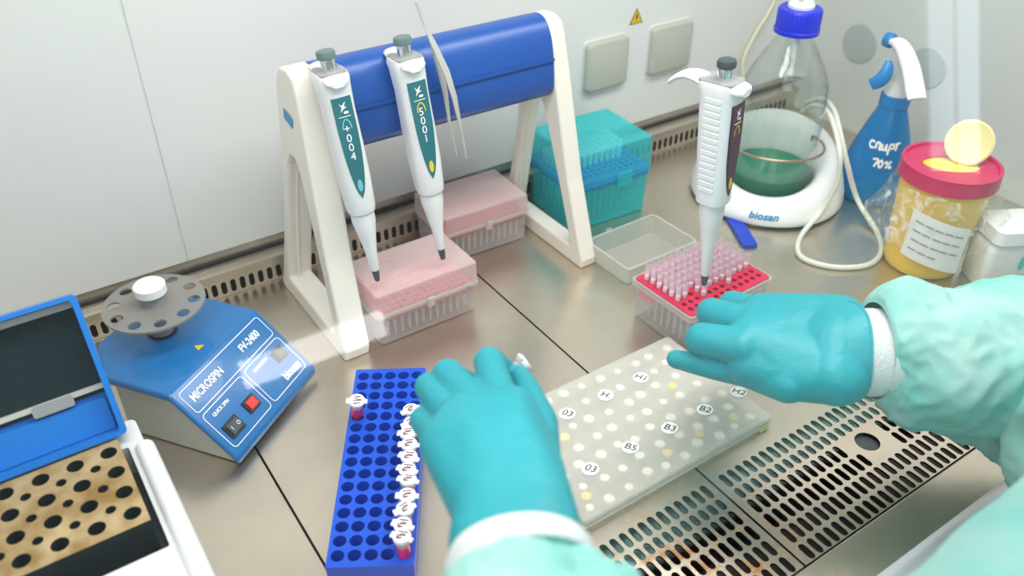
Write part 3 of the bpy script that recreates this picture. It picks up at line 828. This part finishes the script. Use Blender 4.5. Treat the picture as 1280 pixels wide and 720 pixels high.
T_ = [bm.verts.new((p[0], p[1], z)) for p, z in zip(prof, zz)]; L_ = [bm.verts.new((p[0], p[1], .0015)) for p in prof]
bm.faces.new((T_[0], T_[1], T_[2], T_[7])); bm.faces.new(T_[2:8]); bm.faces.new(L_[::-1])
for a in range(8):
    b2 = (a+1) % 8; bm.faces.new((T_[a], L_[a], L_[b2], T_[b2]))
ob('body', bm, M['beige'], ms)
for fx, fy in ((.012, .016), (.120, .016), (.018, .13), (.112, .13)):
    bm = B(); lathe(bm, [(.005, 0), (.0055, .0018)], 12, c=(fx, fy)); ob('foot', bm, M['black'], ms)
# front panel coordinate frame: origin at front-left top edge, x along width, y up the slope
sl = V((0, .058, .0565)); ln = sl.length
PM = Matrix.Translation((0, 0, .0137)) @ Matrix.Rotation(math.atan2(.0565, .058), 4, 'X')
def panel(nm, bm, m, par=None): return ob(nm, xf(bm, PM), m, par or ms)
def outline(x0, x1, y0, y1, r=.004):
    bm = B(); ribbon(bm, rrect(x0, x1, y0, y1, r), .0008, .0004, True); return bm
panel('outline', outline(.0065, .1255, .052, .0755, .003), M['ink_white'])
panel('outline', outline(.0065, .0645, .0075, .048, .004), M['ink_white'])
panel('outline', outline(.0690, .1255, .0075, .048, .004), M['ink_white'])
for s, x, y, sz, sx in (('MICROSPIN', .034, .0640, .0105, .80), ('FV-2400', .099, .0640, .0105, .80), ('biosan', .109, .0155, .0115, .85), ('QUICK SPIN', .026, .0410, .0046, .9), ('LONG SPIN', .088, .0410, .0046, .9)):
    bm = text(s, sz, .0002, sx=sx, bold=sz*.03); panel('lettering', xf(bm, Matrix.Translation((x, y, .0004))), M['ink_white'])
def switch(x, y, w, h_, m, rz=0):
    bm = B(); box(bm, x-w/2, x+w/2, y-h_/2, y+h_/2, 0, .0022, .0006); s_ = panel('switch', bm, M['black'])
    bm = B(); box(bm, x-w/2+.0022, x+w/2-.0022, y-h_/2+.0022, y+h_/2-.0022, .0015, .0042, .0006)
    panel('rocker', bm, m, s_)
    return s_
s_ = switch(.0205, .0215, .0185, .0150, M['darkgrey'])
bm = text('I', .006, .0001); panel('symbol', xf(bm, Matrix.Translation((.0165, .0215, .0044))), M['ink_white'], s_)
bm = B(); ribbon(bm, circ(.0250, .0215, .0016, 14), .0006, .0044, True); panel('symbol', bm, M['ink_white'], s_)
s_ = switch(.0500, .0235, .0155, .0135, M['red'])
switch(.1120, .0350, .0150, .0135, M['darkgrey'])
bm = B(); prism(bm, [(-.0045, -.003), (.0045, -.003), (0, .005)], .0702, .0705); xf(bm, Matrix.Translation((.064, .074, 0))); ob('warning_mark', bm, M['warn'], ms)
ax = (.072, .1205)
bm = B(); lathe(bm, [(.0135, .0699), (.0135, .0712), (.0112, .0712), (.0112, .0699)], 28, c=ax, cap0=False, cap1=False); ob('seal_ring', bm, M['black'], ms, 40)
bm = B(); lathe(bm, [(.0105, .0690), (.0105, .1040)], 28, c=ax); ob('hub', bm, M['grey'], ms, 40)
bm = B(); hs = [circ(ax[0]+.0355*math.cos(a), ax[1]+.0355*math.sin(a), .0058, 14) for a in [2*PI*k/10+.2 for k in range(10)]]
plate(bm, circ(*ax, .0455, 64), hs, .1020, .1042); rd = ob('rotor_disc', bm, M['discgrey'], ms)
bm = B(); lathe(bm, [(.0105, .1040), (.0105, .1150)], 28, c=ax); ob('rotor_hub', bm, M['grey'], rd, 40)
bm = B(); lathe(bm, [(.0125, .1150), (.0142, .1158), (.0142, .1235), (.0125, .1250), (.004, .1254)], 32, c=ax); ob('rotor_knob', bm, M['ink_white'], rd, 40)

# ================================================================== HEATING BLOCK with blue lid
hb = thing('block_heater', 'white dry block heater with drilled brown block and raised blue lid', 'block heater', place(0, .44, 0))
bm = B()
plate(bm, rrect(-.260, .0290, -.120, .142, .005), [rrect(-.236, .0170, .0010, .1120, .002)], .008, .088)
ob('housing', bm, M['offwhite'], hb)
bm = B(); box(bm, -.232, .022, -.008, .118, .008, .060); ob('well_floor', bm, M['darkgrey'], hb)
bm = B(); tube(bm, [V((.0275, -.115, .0870)), V((.0275, .100, .0870)), V((.0275, .106, .0862))], .0075, 16); ob('side_rail', bm, M['white'], hb, 50)
bm = B(); hs = []
for i in range(10):
    for j in range(4):
        hs.append(circ(.0028-.0236*i, .0322+.0227*j, .0060, 16))
        if j < 3: hs.append(circ(-.0090-.0236*i, .0436+.0227*j, .0037, 12))
plate(bm, [(-.232, .0195), (.0118, .0195), (.0118, .1115), (-.232, .1115)], hs, .062, .100, 0, 1)
ob('heating_block', bm, [M['brass'], M['blockside']], hb)
for fx, fy in ((-.24, -.10), (.02, -.10), (-.24, .11), (.02, .11)):
    bm = B(); lathe(bm, [(.008, 0), (.009, .009)], 12, c=(fx, fy)); ob('foot', bm, M['black'], hb)
# lid, hinged along the back edge, leaning back
lt_ = math.radians(29)
LM = Matrix.Translation((0, .1345, .0885)) @ Matrix.Rotation(PI/2-lt_, 4, 'X')   # local x width, y up the lid, z toward the camera
bm = B()
x0_, x1_, y1_ = -.235, .0205, .113
plate(bm, rrect(x0_, x1_, 0, y1_, .004), [rrect(x0_+.005, x1_-.005, .034, y1_-.004, .003)], -.003, .0, mx=LM)
plate(bm, rrect(x0_, x1_, 0, y1_, .004), [rrect(x0_+.0045, x1_-.0045, .0035, y1_-.0035, .003)], .0, .022, mx=LM)
lid = ob('lid', bm, M['lidblue'], hb)
bm = B(); prism(bm, rrect(x0_+.004, x1_-.004, .0335, y1_-.003, .002), .0002, .0022, mx=LM); ob('window', bm, M['smoke'], lid)
bm = B(); prism(bm, rrect(x0_+.004, x1_-.004, .103, y1_-.005, .001), .0024, .006, mx=LM); prism(bm, rrect(x0_+.004, x1_-.004, .037, .041, .001), .0024, .006, mx=LM); ob('window_seal', bm, M['beige'], lid)
bm = B(); prism(bm, rrect(-.035, -.006, .032, .0405, .002), .006, .009, mx=LM); ob('catch', bm, M['grey'], lid)
bm = B(); prism(bm, rrect(x0_+.006, x1_-.006, .004, .030, .002), .0002, .006, mx=LM); ob('hinge_cover', bm, M['lidblue'], lid)

# ================================================================== ASPIRATOR FLASK
FX, FY = .864, .659
fb = thing('flask_base', 'white rounded aspirator base with bowl-shaped front and copper wire ring', 'aspirator', place(FX, FY))
toward = math.atan2(-FY, -FX)
bm = B(); n = 64
def zr(a):
    c = math.cos(a-toward); return .031+.058*((1-c)/2)**1.0
spec_ = [(.104, .004, 0), (.106, .008, 0), (.104, .35, 1), (.096, .75, 1), (.088, .95, 1), (.080, 1.0, 1), (.072, .96, 1), (.064, .80, 1), (.060, .45, 1), (.0585, .014, 0)]
rings = []
for r, h_, k in spec_:
    ring = []
    for i in range(n):
        a = 2*PI*i/n; z = h_ if not k else max(.014, zr(a)*h_)
        rr = r*.96
        ring.append(V((rr*math.cos(a), rr*math.sin(a), z)))
    rings.append(ring)
loft(bm, rings); ob('housing', bm, M['white'], fb, 50)
bm = B(); lathe(bm, [(.098, 0), (.099, .0045)], 48); ob('foot_ring', bm, M['black'], fb)
ringz = .075
bm = B(); pts = [V((.0635*math.cos(toward+a), .0635*math.sin(toward+a), ringz+.004*math.cos(a))) for a in [-2.3+4.6*i/40 for i in range(41)]]
tube(bm, [pts[0]-V((0, 0, .03))]+pts+[pts[-1]-V((0, 0, .03))], .0017, 8); ob('wire_ring', bm, M['copper'], fb, 60)
bm = text('biosan', .0145, .0003, sheare=.2, bold=.0003)
for v in bm.verts:
    a = toward+.05+v.co.x/.1008; r = .1008-.02*max(0, (v.co.y+.018-.012))+v.co.z; v.co = V((r*math.cos(a), r*math.sin(a), .018+v.co.y))
ob('lettering', bm, M['ink_blue'], fb)
# bottle
bt = thing('glass_bottle', 'clear glass bottle with blue cap and green liquid in the white base', 'bottle', place(FX, FY, .0145) @ Matrix.Scale(1.09, 4))
bm = B()
outp = [(.040, 0), (.048, .003), (.0505, .009), (.0505, .118), (.049, .130), (.043, .146), (.032, .166), (.0215, .182), (.0195, .190), (.0195, .205)]
inn = [(r-.0022, z+.0001) for r, z in outp[::-1][:-2]]+[(.046, .0065), (.038, .004)]
lathe(bm, outp+inn, 56); ob('glass', bm, M['glass'], bt, 60)
bm = B(); lathe(bm, [(.040, .0046), (.0468, .008), (.0478, .013), (.0478, .0235), (.046, .0232)], 48); ob('liquid', bm, M['green'], bt, 40)
bm = B()
cap = [(.0200, .1905), (.0250, .1905), (.0252, .1945), (.0236, .1955), (.0236, .2150), (.0222, .2175), (.0130, .2180)]
rings = []
nn = 96
for r, z in cap:
    rings.append([V(((r+(.0006 if (i % 3 == 0) and .1955 <= z <= .216 else 0))*math.cos(2*PI*i/nn), (r+(.0006 if (i % 3 == 0) and .1955 <= z <= .216 else 0))*math.sin(2*PI*i/nn), z)) for i in range(nn)])
loft(bm, rings); ob('screw_cap', bm, M['capblue'], bt, 30)
bm = B(); lathe(bm, [(.0145, .2165), (.0145, .2210), (.0130, .2222)], 32); ob('stopper', bm, M['cream'], bt, 40)
bm = B(); lathe(bm, [(.0062, .2200), (.0056, .2600), (.0050, .3000)], 20, c=(.006, -.004)); ob('outlet', bm, M['white'], bt, 40)
bm = B(); lathe(bm, [(.0050, .2200), (.0045, .2380)], 16, c=(-.007, .006)); ob('outlet', bm, M['ink_white'], bt, 40)
bm = B(); tube(bm, catmull([(.004, -.002, .218), (.004, -.002, .18), (.002, -.002, .14)], 6), .0028, 10); ob('dip_tube', bm, M['white'], bt, 50)
# hose from behind the base over the floor
def F(u, v, z): return at(u, v, z)
bm = B()
hp = [F(1002, 140, .080), F(1018, 132, .105), F(1036, 142, .120), F(1049, 185, .105), F(1047, 225, .065), F(1028, 262, .022), F(1003, 292, .0036), F(997, 312, .0036), F(1008, 325, .0036), F(1045, 334, .0036), F(1085, 331, .0036), F(1101, 315, .0036), F(1096, 290, .0036), F(1072, 250, .022), F(1059, 205, .075), F(1050, 165, .110), F(1042, 137, .118), F(1028, 124, .105), F(1008, 128, .085)]
tube(bm, catmull(hp, 8), .0033, 10); o = ob('hose', bm, M['hose'], None, 60); tag(o, 'looped white silicone hose lying on the worktop beside the white base', 'hose')
# hose up behind the wall
bm = B(); tube(bm, catmull([V((.992, .822, .052)), V((.982, .833, .10)), V((1.000, .835, .14)), V((1.03, .835, .185)), V((1.045, .835, .26)), V((1.05, .835, .40))], 6), .0028, 8)
o = ob('hose', bm, M['yellowhose'], None, 60); tag(o, 'yellowish thin hose running up the back wall behind the pipette', 'hose')
# blue blade / scraper on the worktop
bm = B(); mxb = place(.766, .615, .0008, math.radians(62))
prism(bm, [(-.050, -.009), (.020, -.010), (.030, -.002), (.024, .009), (-.050, .009)], 0, .0035, mx=mxb)
o = ob('plastic_scraper', bm, M['cardblue']); tag(o, 'dark blue flat plastic strip poking out from under the white base', 'plastic strip')

# ================================================================== SPRAY BOTTLE
SX, SY = .985, .580
sp = thing('spray_bottle', 'blue spray bottle with white trigger head and handwritten lettering', 'spray bottle', place(SX, SY))
bm = B(); bprof = [(.040, 0), (.0455, .003), (.0465, .010), (.0465, .022), (.0440, .040), (.0360, .070), (.0270, .098), (.0190, .120), (.0165, .126)]
lathe(bm, bprof, 40); ob('bottle_body', bm, M['sprayblue'], sp, 50)
bm = B(); rings = []
for r, z in ((.0165, .1255), (.0180, .1265), (.0180, .1410), (.0165, .1420)):
    rings.append([V(((r+(.0006 if i % 2 else 0))*math.cos(2*PI*i/48), (r+(.0006 if i % 2 else 0))*math.sin(2*PI*i/48), z)) for i in range(48)])
loft(bm, rings); ob('collar', bm, M['trigblue'], sp, 30)
hd = math.atan2(.30, -.55)  # nozzle direction on the plan
HM = Matrix.Rotation(hd, 4, 'Z')
bm = B(); lathe(bm, [(.0158, .1415), (.0150, .1500), (.0110, .1600), (.0095, .1750)], 28); ob('neck', bm, M['offwhite'], sp, 50)
hpts = catmull([(-.038, -.050, .161), (-.034, -.042, .169), (-.019, -.020, .186), (-.010, .000, .200), (-.005, .014, .205), (-.002, .024, .203)], 3)
ws = [.0125, .0130, .0120, .0105, .0095, .0085]
bm = B(); rs = []
xw = V((.92, -.38, 0))
for i, p in enumerate(hpts):
    t = (hpts[min(i+1, len(hpts)-1)]-hpts[max(0, i-1)]).normalized(); nn_ = xw.cross(t).normalized(); k = i/(len(hpts)-1)*5; a0 = min(int(k), 4); w = ws[a0]+(ws[a0+1]-ws[a0])*(k-a0)
    th = .0035+.0035*math.sin(i/(len(hpts)-1)*PI)
    rs.append([p+xw*(w*(abs(math.cos(a))**.6)*(1 if math.cos(a) > 0 else -1))+nn_*(th*math.sin(a)) for a in [2*PI*q/20 for q in range(20)]])
loft(bm, rs); ob('head_shell', bm, M['white'], sp, 60)
bm = B(); rs = []
for z, w, l, yo in ((.148, .010, .010, 0), (.165, .009, .012, -.004), (.183, .008, .016, -.004), (.197, .007, .014, .002)):
    rs.append([V((-.007*(z-.148)/.05+p[0], yo+p[1], z)) for p in rrect(-w, w, -l, l, .004, 3)])
loft(bm, rs); ob('head_core', bm, M['offwhite'], sp, 50)
bm = B(); lathe(bm, [(.0085, 0), (.0095, .002), (.0090, .010), (.004, .011)], 16, mx=Matrix.Translation((-.003, .022, .2035)) @ Matrix.Rotation(-PI/2, 4, 'X')); ob('nozzle', bm, M['trigblue'], sp, 40)
spi = sp.matrix_world.inverted()
tg = catmull([spi @ at(1111, 76, .188), spi @ at(1109, 88, .178), spi @ at(1101, 100, .166), spi @ at(1089, 106, .158)], 4)
bm = B(); tube(bm, tg, [.004+.005*math.sin(i/(len(tg)-1)*PI*.75) for i in range(len(tg))], 12, flat=(1, .5)); ob('trigger', bm, M['trigblue'], sp, 50)
def on_lathe(bm, prof, zc, ang, lift=.0006):
    for v in bm.verts:
        z = zc+v.co.y
        r = prof[0][0]
        for a, b in zip(prof, prof[1:]):
            if a[1] <= z <= b[1]: r = a[0]+(b[0]-a[0])*(z-a[1])/(b[1]-a[1]); break
        r += lift+v.co.z; a_ = ang+v.co.x/r; v.co = V((r*math.cos(a_), r*math.sin(a_), z))
    return bm
def strokes(lines, s, w):
    bm = B()
    for ln_ in lines:
        pts = catmull([(x*s, y*s, 0) for x, y in ln_], 5) if len(ln_) > 2 else [V((x*s, y*s, 0)) for x, y in ln_]
        ribbon(bm, [(p.x, p.y) for p in pts], w, 0)
    return bm
WR = [[(-2.0, .9), (-2.5, 1.0), (-2.7, .5), (-2.4, .1), (-2.0, .25)],
      [(-1.8, .1), (-1.7, .9), (-1.3, .9), (-1.25, .1), (-1.0, .2)], [(-1.0, .9), (-.9, .2), (-.6, .2), (-.4, .9), (-.4, .1), (-.2, .2)],
      [(-.1, -.5), (.1, .85), (.5, .9), (.6, .5), (.2, .3)], [(.9, .1), (1.05, 1.0)], [(.7, .95), (1.45, 1.1)]]
WR = [[(x, y) for x, y in l] for l in WR]
bm = strokes(WR, .0092, .0024); xf(bm, Matrix.Translation((.006, 0, 0))); on_lathe(bm, bprof, .077, toward-.02+.0); ob('lettering', bm, M['ink_white'], sp)
W2 = [[(-1.1, 1.0), (-.4, 1.05), (-.8, 0)], [(0, 1), (-.25, .5), (0, 0), (.3, .4), (.15, .95), (0, 1)], [(1.4, 1.0), (.75, 0)], [(.75, .95), (.6, .7), (.85, .65), (.8, .95)], [(1.35, .35), (1.2, .1), (1.45, .05), (1.4, .35)]]
bm = strokes(W2, .0092, .0024); on_lathe(bm, bprof, .056, toward-.02); ob('lettering', bm, M['ink_white'], sp)

# ================================================================== SHARPS CONTAINER
KX, KY = .889, .436
kc = thing('sharps_container', 'yellow sharps container with crimson lid and raised pale yellow stopper', 'sharps container', place(KX, KY))
kprof = [(.037, 0), (.041, .003), (.0415, .010), (.0485, .117)]
bm = B(); lathe(bm, kprof, 48); ob('container_body', bm, M['sharpyellow'], kc, 50)
bm = B(); outer = circ(0, 0, .0530, 56); plate(bm, outer, [circ(.000, .0, .031, 30, .020)], .1290, .1315, mx=Matrix.Rotation(-.7, 4, 'Z')); 
lathe(bm, [(.0490, .115), (.0535, .116), (.0530, .1290)], 56, cap0=False, cap1=False); lathe(bm, [(.0528, .1305), (.0528, .1340), (.0490, .1340), (.0480, .1310)], 56, cap0=False, cap1=False)
kl = ob('lid', bm, M['crimson'], kc, 40)
bm = B(); prism(bm, circ(0, 0, .0315, 30, .0205), .126, .1288, mx=Matrix.Rotation(-.7, 4, 'Z')); ob('flap', bm, M['yellow_mark'], kl)
# stopper standing on the lid, facing the camera
cc = onY(.435, 1212, 178)
fc = (V((0, 0, H))-cc); fc = V((fc.x, fc.y, fc.z*.9)).normalized()
SM = kc.matrix_world.inverted() @ frame(cc, fc, (1, 0, 0)) @ Matrix.Scale(1.12, 4)
bm = B(); lathe(bm, [(.0205, -.003), (.0225, -.002), (.0225, .0012), (.0205, .0022), (.019, .0016)], 40, mx=SM); ob('stopper', bm, M['sharpcap'], kc, 40)
bm = B(); lo = SM @ V((0, -.021, -.001)); tube(bm, [lo, (lo+V((0, 0, .118-lo.z)) if False else V((lo.x*.7+.004, lo.y*.7, .1320)))], .003, 8); ob('strap', bm, M['sharpcap'], kc, 40)
# wrapped film with paper
bm = B(); n = 60
rings = []
random.seed(3)
for r, z, amp in ((.0535, .113, .001), (.055, .095, .004), (.058, .075, .006), (.057, .055, .007), (.0545, .040, .006), (.0475, .034, .001)):
    ring = []
    for i in range(n):
        a = 2*PI*i/n
        k = noise.noise(V((math.cos(a)*4, math.sin(a)*4, z*55)))
        flare = .020*max(0, math.cos(a-(toward-1.25)))**6+.026*max(0, math.cos(a-(toward+1.5)))**6
        rr = r+amp*k*1.2+flare*(1 if .04 < z < .09 else .3)
        ring.append(V((rr*math.cos(a), rr*math.sin(a), z+.004*k)))
    rings.append(ring)
loft(bm, rings, cap0=False, cap1=False); fl = ob('plastic_film', bm, M['film'], None, 180)
fl.location = (KX, KY, 0); tag(fl, 'crumpled clear plastic film wrapped around the yellow sharps container', 'plastic film')
bm = B()
lab_prof = [(.0568, .02), (.0568, .12)]
rings = []
for z in (.031, .05, .070, .089):
    rings.append([V(((.0605)*math.cos(toward-.02+s), (.0605)*math.sin(toward-.02+s), z-.014*s)) for s in [-.54+1.08*i/14 for i in range(15)]])
R_ = loft(bm, rings, close=False); pp = ob('paper_label', bm, M['paper']); sd = pp.modifiers.new('s', 'SOLIDIFY'); sd.thickness = .0004
pp.location = (KX, KY, 0); tag(pp, 'white printed paper slip tucked on the film of the sharps container', 'label')
for k in range(4):
    bm = B()
    for q in range(5-(k == 3)*2):
        x0q = -.027+q*.0108+random.uniform(0, .001)
        prism(bm, [(x0q, -.0009), (x0q+.0092, -.0009), (x0q+.0092, .0009), (x0q, .0009)], 0, .0002)
    zc = .0775-k*.0115
    for v in bm.verts:
        s = v.co.x/.0605; rr = .0609+v.co.z; v.co = V((rr*math.cos(toward-.02+s), rr*math.sin(toward-.02+s), zc+v.co.y-.014*s))
    ob('print_line', bm, M['grey'], pp)

# white pack on the right
pk = thing('swab_pack', 'white translucent bottle pack with green mark beside the sharps container', 'pack', place(.928, .368, 0, math.radians(-28)))
bm = B(); rs = []
for z, w, d_ in ((0, .026, .020), (.003, .028, .022), (.050, .030, .023), (.056, .028, .021), (.060, .020, .015)):
    rs.append([V((p[0], p[1], z)) for p in rrect(-w, w, -d_, d_, .008, 4)])
loft(bm, rs); ob('container_body', bm, M['offwhite'], pk, 50)
bm = B(); rs = []
for z, w, d_ in ((.058, .024, .017), (.062, .033, .026), (.078, .033, .026), (.081, .028, .021)):
    rs.append([V((p[0]+.004, p[1], z)) for p in rrect(-w, w, -d_, d_, .010, 4)])
loft(bm, rs); ob('lid', bm, M['white'], pk, 50)
bm = B(); prism(bm, circ(.0, .0, .0035, 14, .010), .0, .0004, mx=Matrix.Translation((.012, -.0232, .036)) @ Matrix.Rotation(PI/2, 4, 'X')); ob('green_mark', bm, M['greenmark'], pk)

# ================================================================== PERSON: hands, sleeves, gown
pr = thing('person', 'person in pale green gown and turquoise gloves working with both hands', 'person', Matrix.Translation((.5, -.1, -.3)))
inv = pr.matrix_world.inverted()
def A(u, v, z): return inv @ at(u, v, z)
def K(u, v, z, r): return (A(u, v, z), r)
# ---- right glove (comes in from the right, back of the hand up, fingers curled under, thumb pointing left)
bm = B()
# palm and back
hull(bm, [K(1048, 404, .150, .0235), K(1050, 468, .141, .0240), K(1000, 400, .148, .022), K(1000, 468, .136, .021), K(952, 396, .142, .020), K(940, 430, .142, .022), K(938, 455, .132, .019), K(980, 480, .128, .013)])
hull(bm, [K(1048, 408, .150, .022), K(1050, 462, .140, .023), K(1044, 404, .151, .0235), K(1045, 470, .142, .0235), K(1046, 438, .147, .0320)])
# fingers: proximal segment, then fold down and back
def finger(mcp, pip_, dip, tip_, r):
    chain(bm, [(mcp, r*1.15), (pip_, r), (dip, r*.88), (tip_, r*.78)])
finger(A(930, 434, .145), A(877, 424, .138), A(893, 432, .112), A(915, 436, .108), .0138)
finger(A(938, 406, .145), A(889, 391, .134), A(900, 402, .110), A(922, 408, .106), .0130)
finger(A(950, 392, .140), A(915, 380, .126), A(920, 390, .104), A(938, 400, .102), .0120)
finger(A(968, 385, .135), A(941, 381, .112), A(945, 392, .096), A(958, 402, .096), .0098)
# thumb
chain(bm, [K(985, 478, .132, .0165), K(938, 462, .126, .0150), K(895, 459, .118, .0108), K(845, 449, .112, .0080)])
rg = fused('glove', bm, M['glove'], pr, .0017, 4)
# cuff
def sleeve(name, pts, rad, mat, n=40, amp=.0, freq=30, flat=(1, 1), caps=(False, False), seed=0, th=None, per=1):
    pts = catmull(pts, per*6) if len(pts) > 2 else [V(p) for p in pts]
    if len(rad) != len(pts):
        rr = []
        for i in range(len(pts)):
            t = i/(len(pts)-1)*(len(rad)-1); k = min(int(t), len(rad)-2); rr.append(rad[k]+(rad[k+1]-rad[k])*(t-k))
        rad = rr
    bm = B(); t0 = (pts[1]-pts[0]).normalized(); x = t0.cross(V((0, 0, 1))).normalized(); rings = []
    for i, p in enumerate(pts):
        t = (pts[min(i+1, len(pts)-1)]-pts[max(i-1, 0)]).normalized(); x = (x-t*x.dot(t)).normalized(); y = t.cross(x)
        ring = []
        for j in range(n):
            a = 2*PI*j/n; q = p+x*(rad[i]*flat[0]*math.cos(a))+y*(rad[i]*flat[1]*math.sin(a))
            f_ = noise.noise(q*freq+V((seed, 0, 0)))+.9*(.35-abs(noise.noise(q*freq*1.5+V((0, seed, 0)))))+.35*(.3-abs(noise.noise(q*freq*3.4+V((0, seed, 3)))))
            ed = min(1, i/3)
            ring.append(q+(q-p).normalized()*amp*f_*ed)
        rings.append(ring)
    loft(bm, rings, cap0=caps[0], cap1=caps[1])
    o = ob(name, bm, mat, pr, 180)
    if th: s = o.modifiers.new('s', 'SOLIDIFY'); s.thickness = th; s.offset = 1
    return o
sleeve('cuff', [A(1036, 438, .146), A(1058, 438, .146), A(1070, 439, .147), A(1090, 440, .147), A(1120, 440, .147)], [.0270, .0325, .0352, .0358, .0352], M['knit'], amp=.0005, freq=60, flat=(1, .92))
sleeve('sleeve', [A(1092, 438, .147), A(1118, 438, .147), A(1162, 446, .141), A(1215, 456, .130), A(1275, 466, .120), A(1350, 494, .118), A(1480, 590, .13)], [.0378, .0460, .0500, .0530, .0600, .069, .078, .084, .086], M['gown'], n=128, amp=.0115, freq=20, seed=4, per=3)
# ---- left glove (comes from below, back of the hand up, pinching a tube)
bm = B()
hull(bm, [K(615, 640, .238, .0195), K(672, 640, .238, .0195), K(598, 560, .236, .017), K(556, 556, .226, .0145), K(640, 545, .236, .0165), K(668, 580, .228, .0155), K(580, 520, .226, .014), K(640, 510, .228, .0135)])
hull(bm, [K(615, 640, .238, .0195), K(672, 640, .238, .0195), K(612, 680, .238, .0200), K(680, 680, .238, .0200), K(650, 715, .238, .0250)])
finger(A(632, 520, .230), A(611, 452, .222), A(617, 452, .198), A(632, 462, .182), .0098)      # index
finger(A(604, 520, .230), A(560, 468, .216), A(562, 470, .192), A(585, 478, .182), .0102)      # middle
finger(A(575, 530, .226), A(537, 484, .206), A(545, 488, .184), A(566, 496, .178), .0098)      # ring
finger(A(555, 556, .220), A(530, 525, .200), A(540, 520, .182), A(560, 520, .176), .0092)      # pinky
chain(bm, [K(668, 590, .226, .0150), K(672, 530, .212, .0125), K(660, 492, .196, .0095), K(649, 470, .184, .0076)])
ca, cb_ = A(1052, 438, .146), A(1066, 438, .146)
tt = (cb_-ca).normalized(); xa = tt.cross(V((0, 0, 1))).normalized(); ya = tt.cross(xa)
be = B()
sk = [cb_+xa*(.0385*math.cos(a))+ya*(.0370*math.sin(a))+tt*(.0012*math.sin(3*a)) for a in [2*PI*i/48 for i in range(48)]]
loft(be, [[cb_-tt*.024+(p-cb_)*.80 for p in sk], [cb_-tt*.012+(p-cb_)*.93 for p in sk], [cb_-tt*.003+(p-cb_) for p in sk], [p+tt*.001 for p in sk]], cap0=False, cap1=False)
tube(be, sk+[sk[0]], .0011, 8)
ob('rolled_edge', be, M['glove'], rg, 180)
lg = fused('glove', bm, M['glove'], pr, .0015, 4)
lp = [A(650, 690, .240), A(652, 706, .240), A(656, 745, .240)]
sleeve('cuff', lp, [.0335, .0355, .0350], M['knit'], amp=.0005, freq=60, flat=(1, .85))
sleeve('sleeve', [A(657, 738, .240), A(660, 756, .240), A(668, 785, .238), A(700, 830, .235), A(755, 930, .225), inv @ V((.26, .03, .19))], [.038, .0420, .0440, .047, .052, .060], M['gown'], n=128, amp=.0075, freq=24, seed=9, per=2)
# gown torso
bm = B(); rings = []
TC = V((.505, -.055, 0))
for z, rx, ry, ox in ((-.30, .34, .19, 0), (-.15, .33, .175, 0), (0, .325, .168, 0), (.14, .32, .166, 0), (.235, .31, .164, 0), (.262, .28, .135, 0), (.282, .20, .10, 0), (.295, .12, .07, 0)):
    ring = []
    for i in range(96):
        a = 2*PI*i/96; c_, s_ = math.cos(a), math.sin(a)
        p = V((TC.x+rx*abs(c_)**.5*(1 if c_ > 0 else -1), TC.y+ry*abs(s_)**.5*(1 if s_ > 0 else -1), z))
        k = noise.noise(V((c_*3, s_*3, z*6)))+.5*noise.noise(V((c_*7, s_*7, z*10)))
        ring.append(inv @ (p+V((c_, s_, 0))*.010*k))
    rings.append(ring)
loft(bm, rings); ob('gown', bm, M['gown'], pr, 180)
# tube held between finger and thumb
m = Matrix.Translation(at(631, 471, .180)) @ Matrix.Rotation(1.15, 4, 'Y') @ Matrix.Rotation(.1, 4, 'X')
dup(T0, m @ Matrix.Scale(1.1, 4), 'pink sample tube pinched between the left index finger and thumb')

# ================================================================== THE LAB BEHIND THE CAMERA (seen only as faint reflections, and the source of daylight)
bm = B(); box(bm, -2.6, 6.5, -2.66, -2.64, -3.0, 1.9); struct('wall_front', bm, M['labwall'])
for x0, x1, z0, z1, m_ in ((4.59, 4.77, -1.15, .6, 'win'), (4.86, 5.02, -1.25, .6, 'win'), (.50, 1.06, -.655, -.56, 'lampglow')):
    bm = B(); box(bm, x0, x1, -2.635, -2.60, z0, z1); struct('window_2' if m_ == 'win' else 'lamp_strip', bm, M[m_])  # the low glowing strip is a room lamp, added for its streak in the sash

# ================================================================== LIGHTS
w = bpy.data.worlds.new('W'); SC.world = w; w.use_nodes = True
bg = w.node_tree.nodes['Background']; bg.inputs[0].default_value = (.86, .93, 1.0, 1); bg.inputs[1].default_value = .50
def area(name, loc, rot, sx, sy, e, col=(1, 1, 1)):
    l = bpy.data.lights.new(name, 'AREA'); l.shape = 'RECTANGLE'; l.size = sx; l.size_y = sy; l.energy = e; l.color = col
    o = bpy.data.objects.new(name, l); COL.objects.link(o); o.location = loc; o.rotation_euler = rot; return o
area('cabinet_lamp', (.42, .40, .785), (0, 0, 0), 1.15, .24, 8.4, (1, .97, .93))
area('room_window_light', (-1.2, -1.2, 1.6), (math.radians(52), 0, math.radians(-42)), 1.4, 1.2, 15, (.85, .93, 1))

# ================================================================== CAMERA
cd = bpy.data.cameras.new('camera'); cam = bpy.data.objects.new('camera', cd); COL.objects.link(cam)
cam.matrix_world = Matrix.Translation((0, 0, H)) @ RM.to_4x4()
cd.sensor_width = 36; cd.lens = 36*FPX/1280; cd.clip_start = .01; cd.clip_end = 50
cd.dof.use_dof = True; cd.dof.focus_distance = .80; cd.dof.aperture_fstop = 5.0
SC.camera = cam
SC.view_settings.view_transform = 'Standard'; SC.view_settings.look = 'None'; SC.view_settings.gamma = 1
SC.view_settings.exposure = .06; SC.view_settings.use_curve_mapping = False
SC.cycles.use_denoising = True; SC.cycles.transparent_max_bounces = 40; SC.cycles.max_bounces = 12
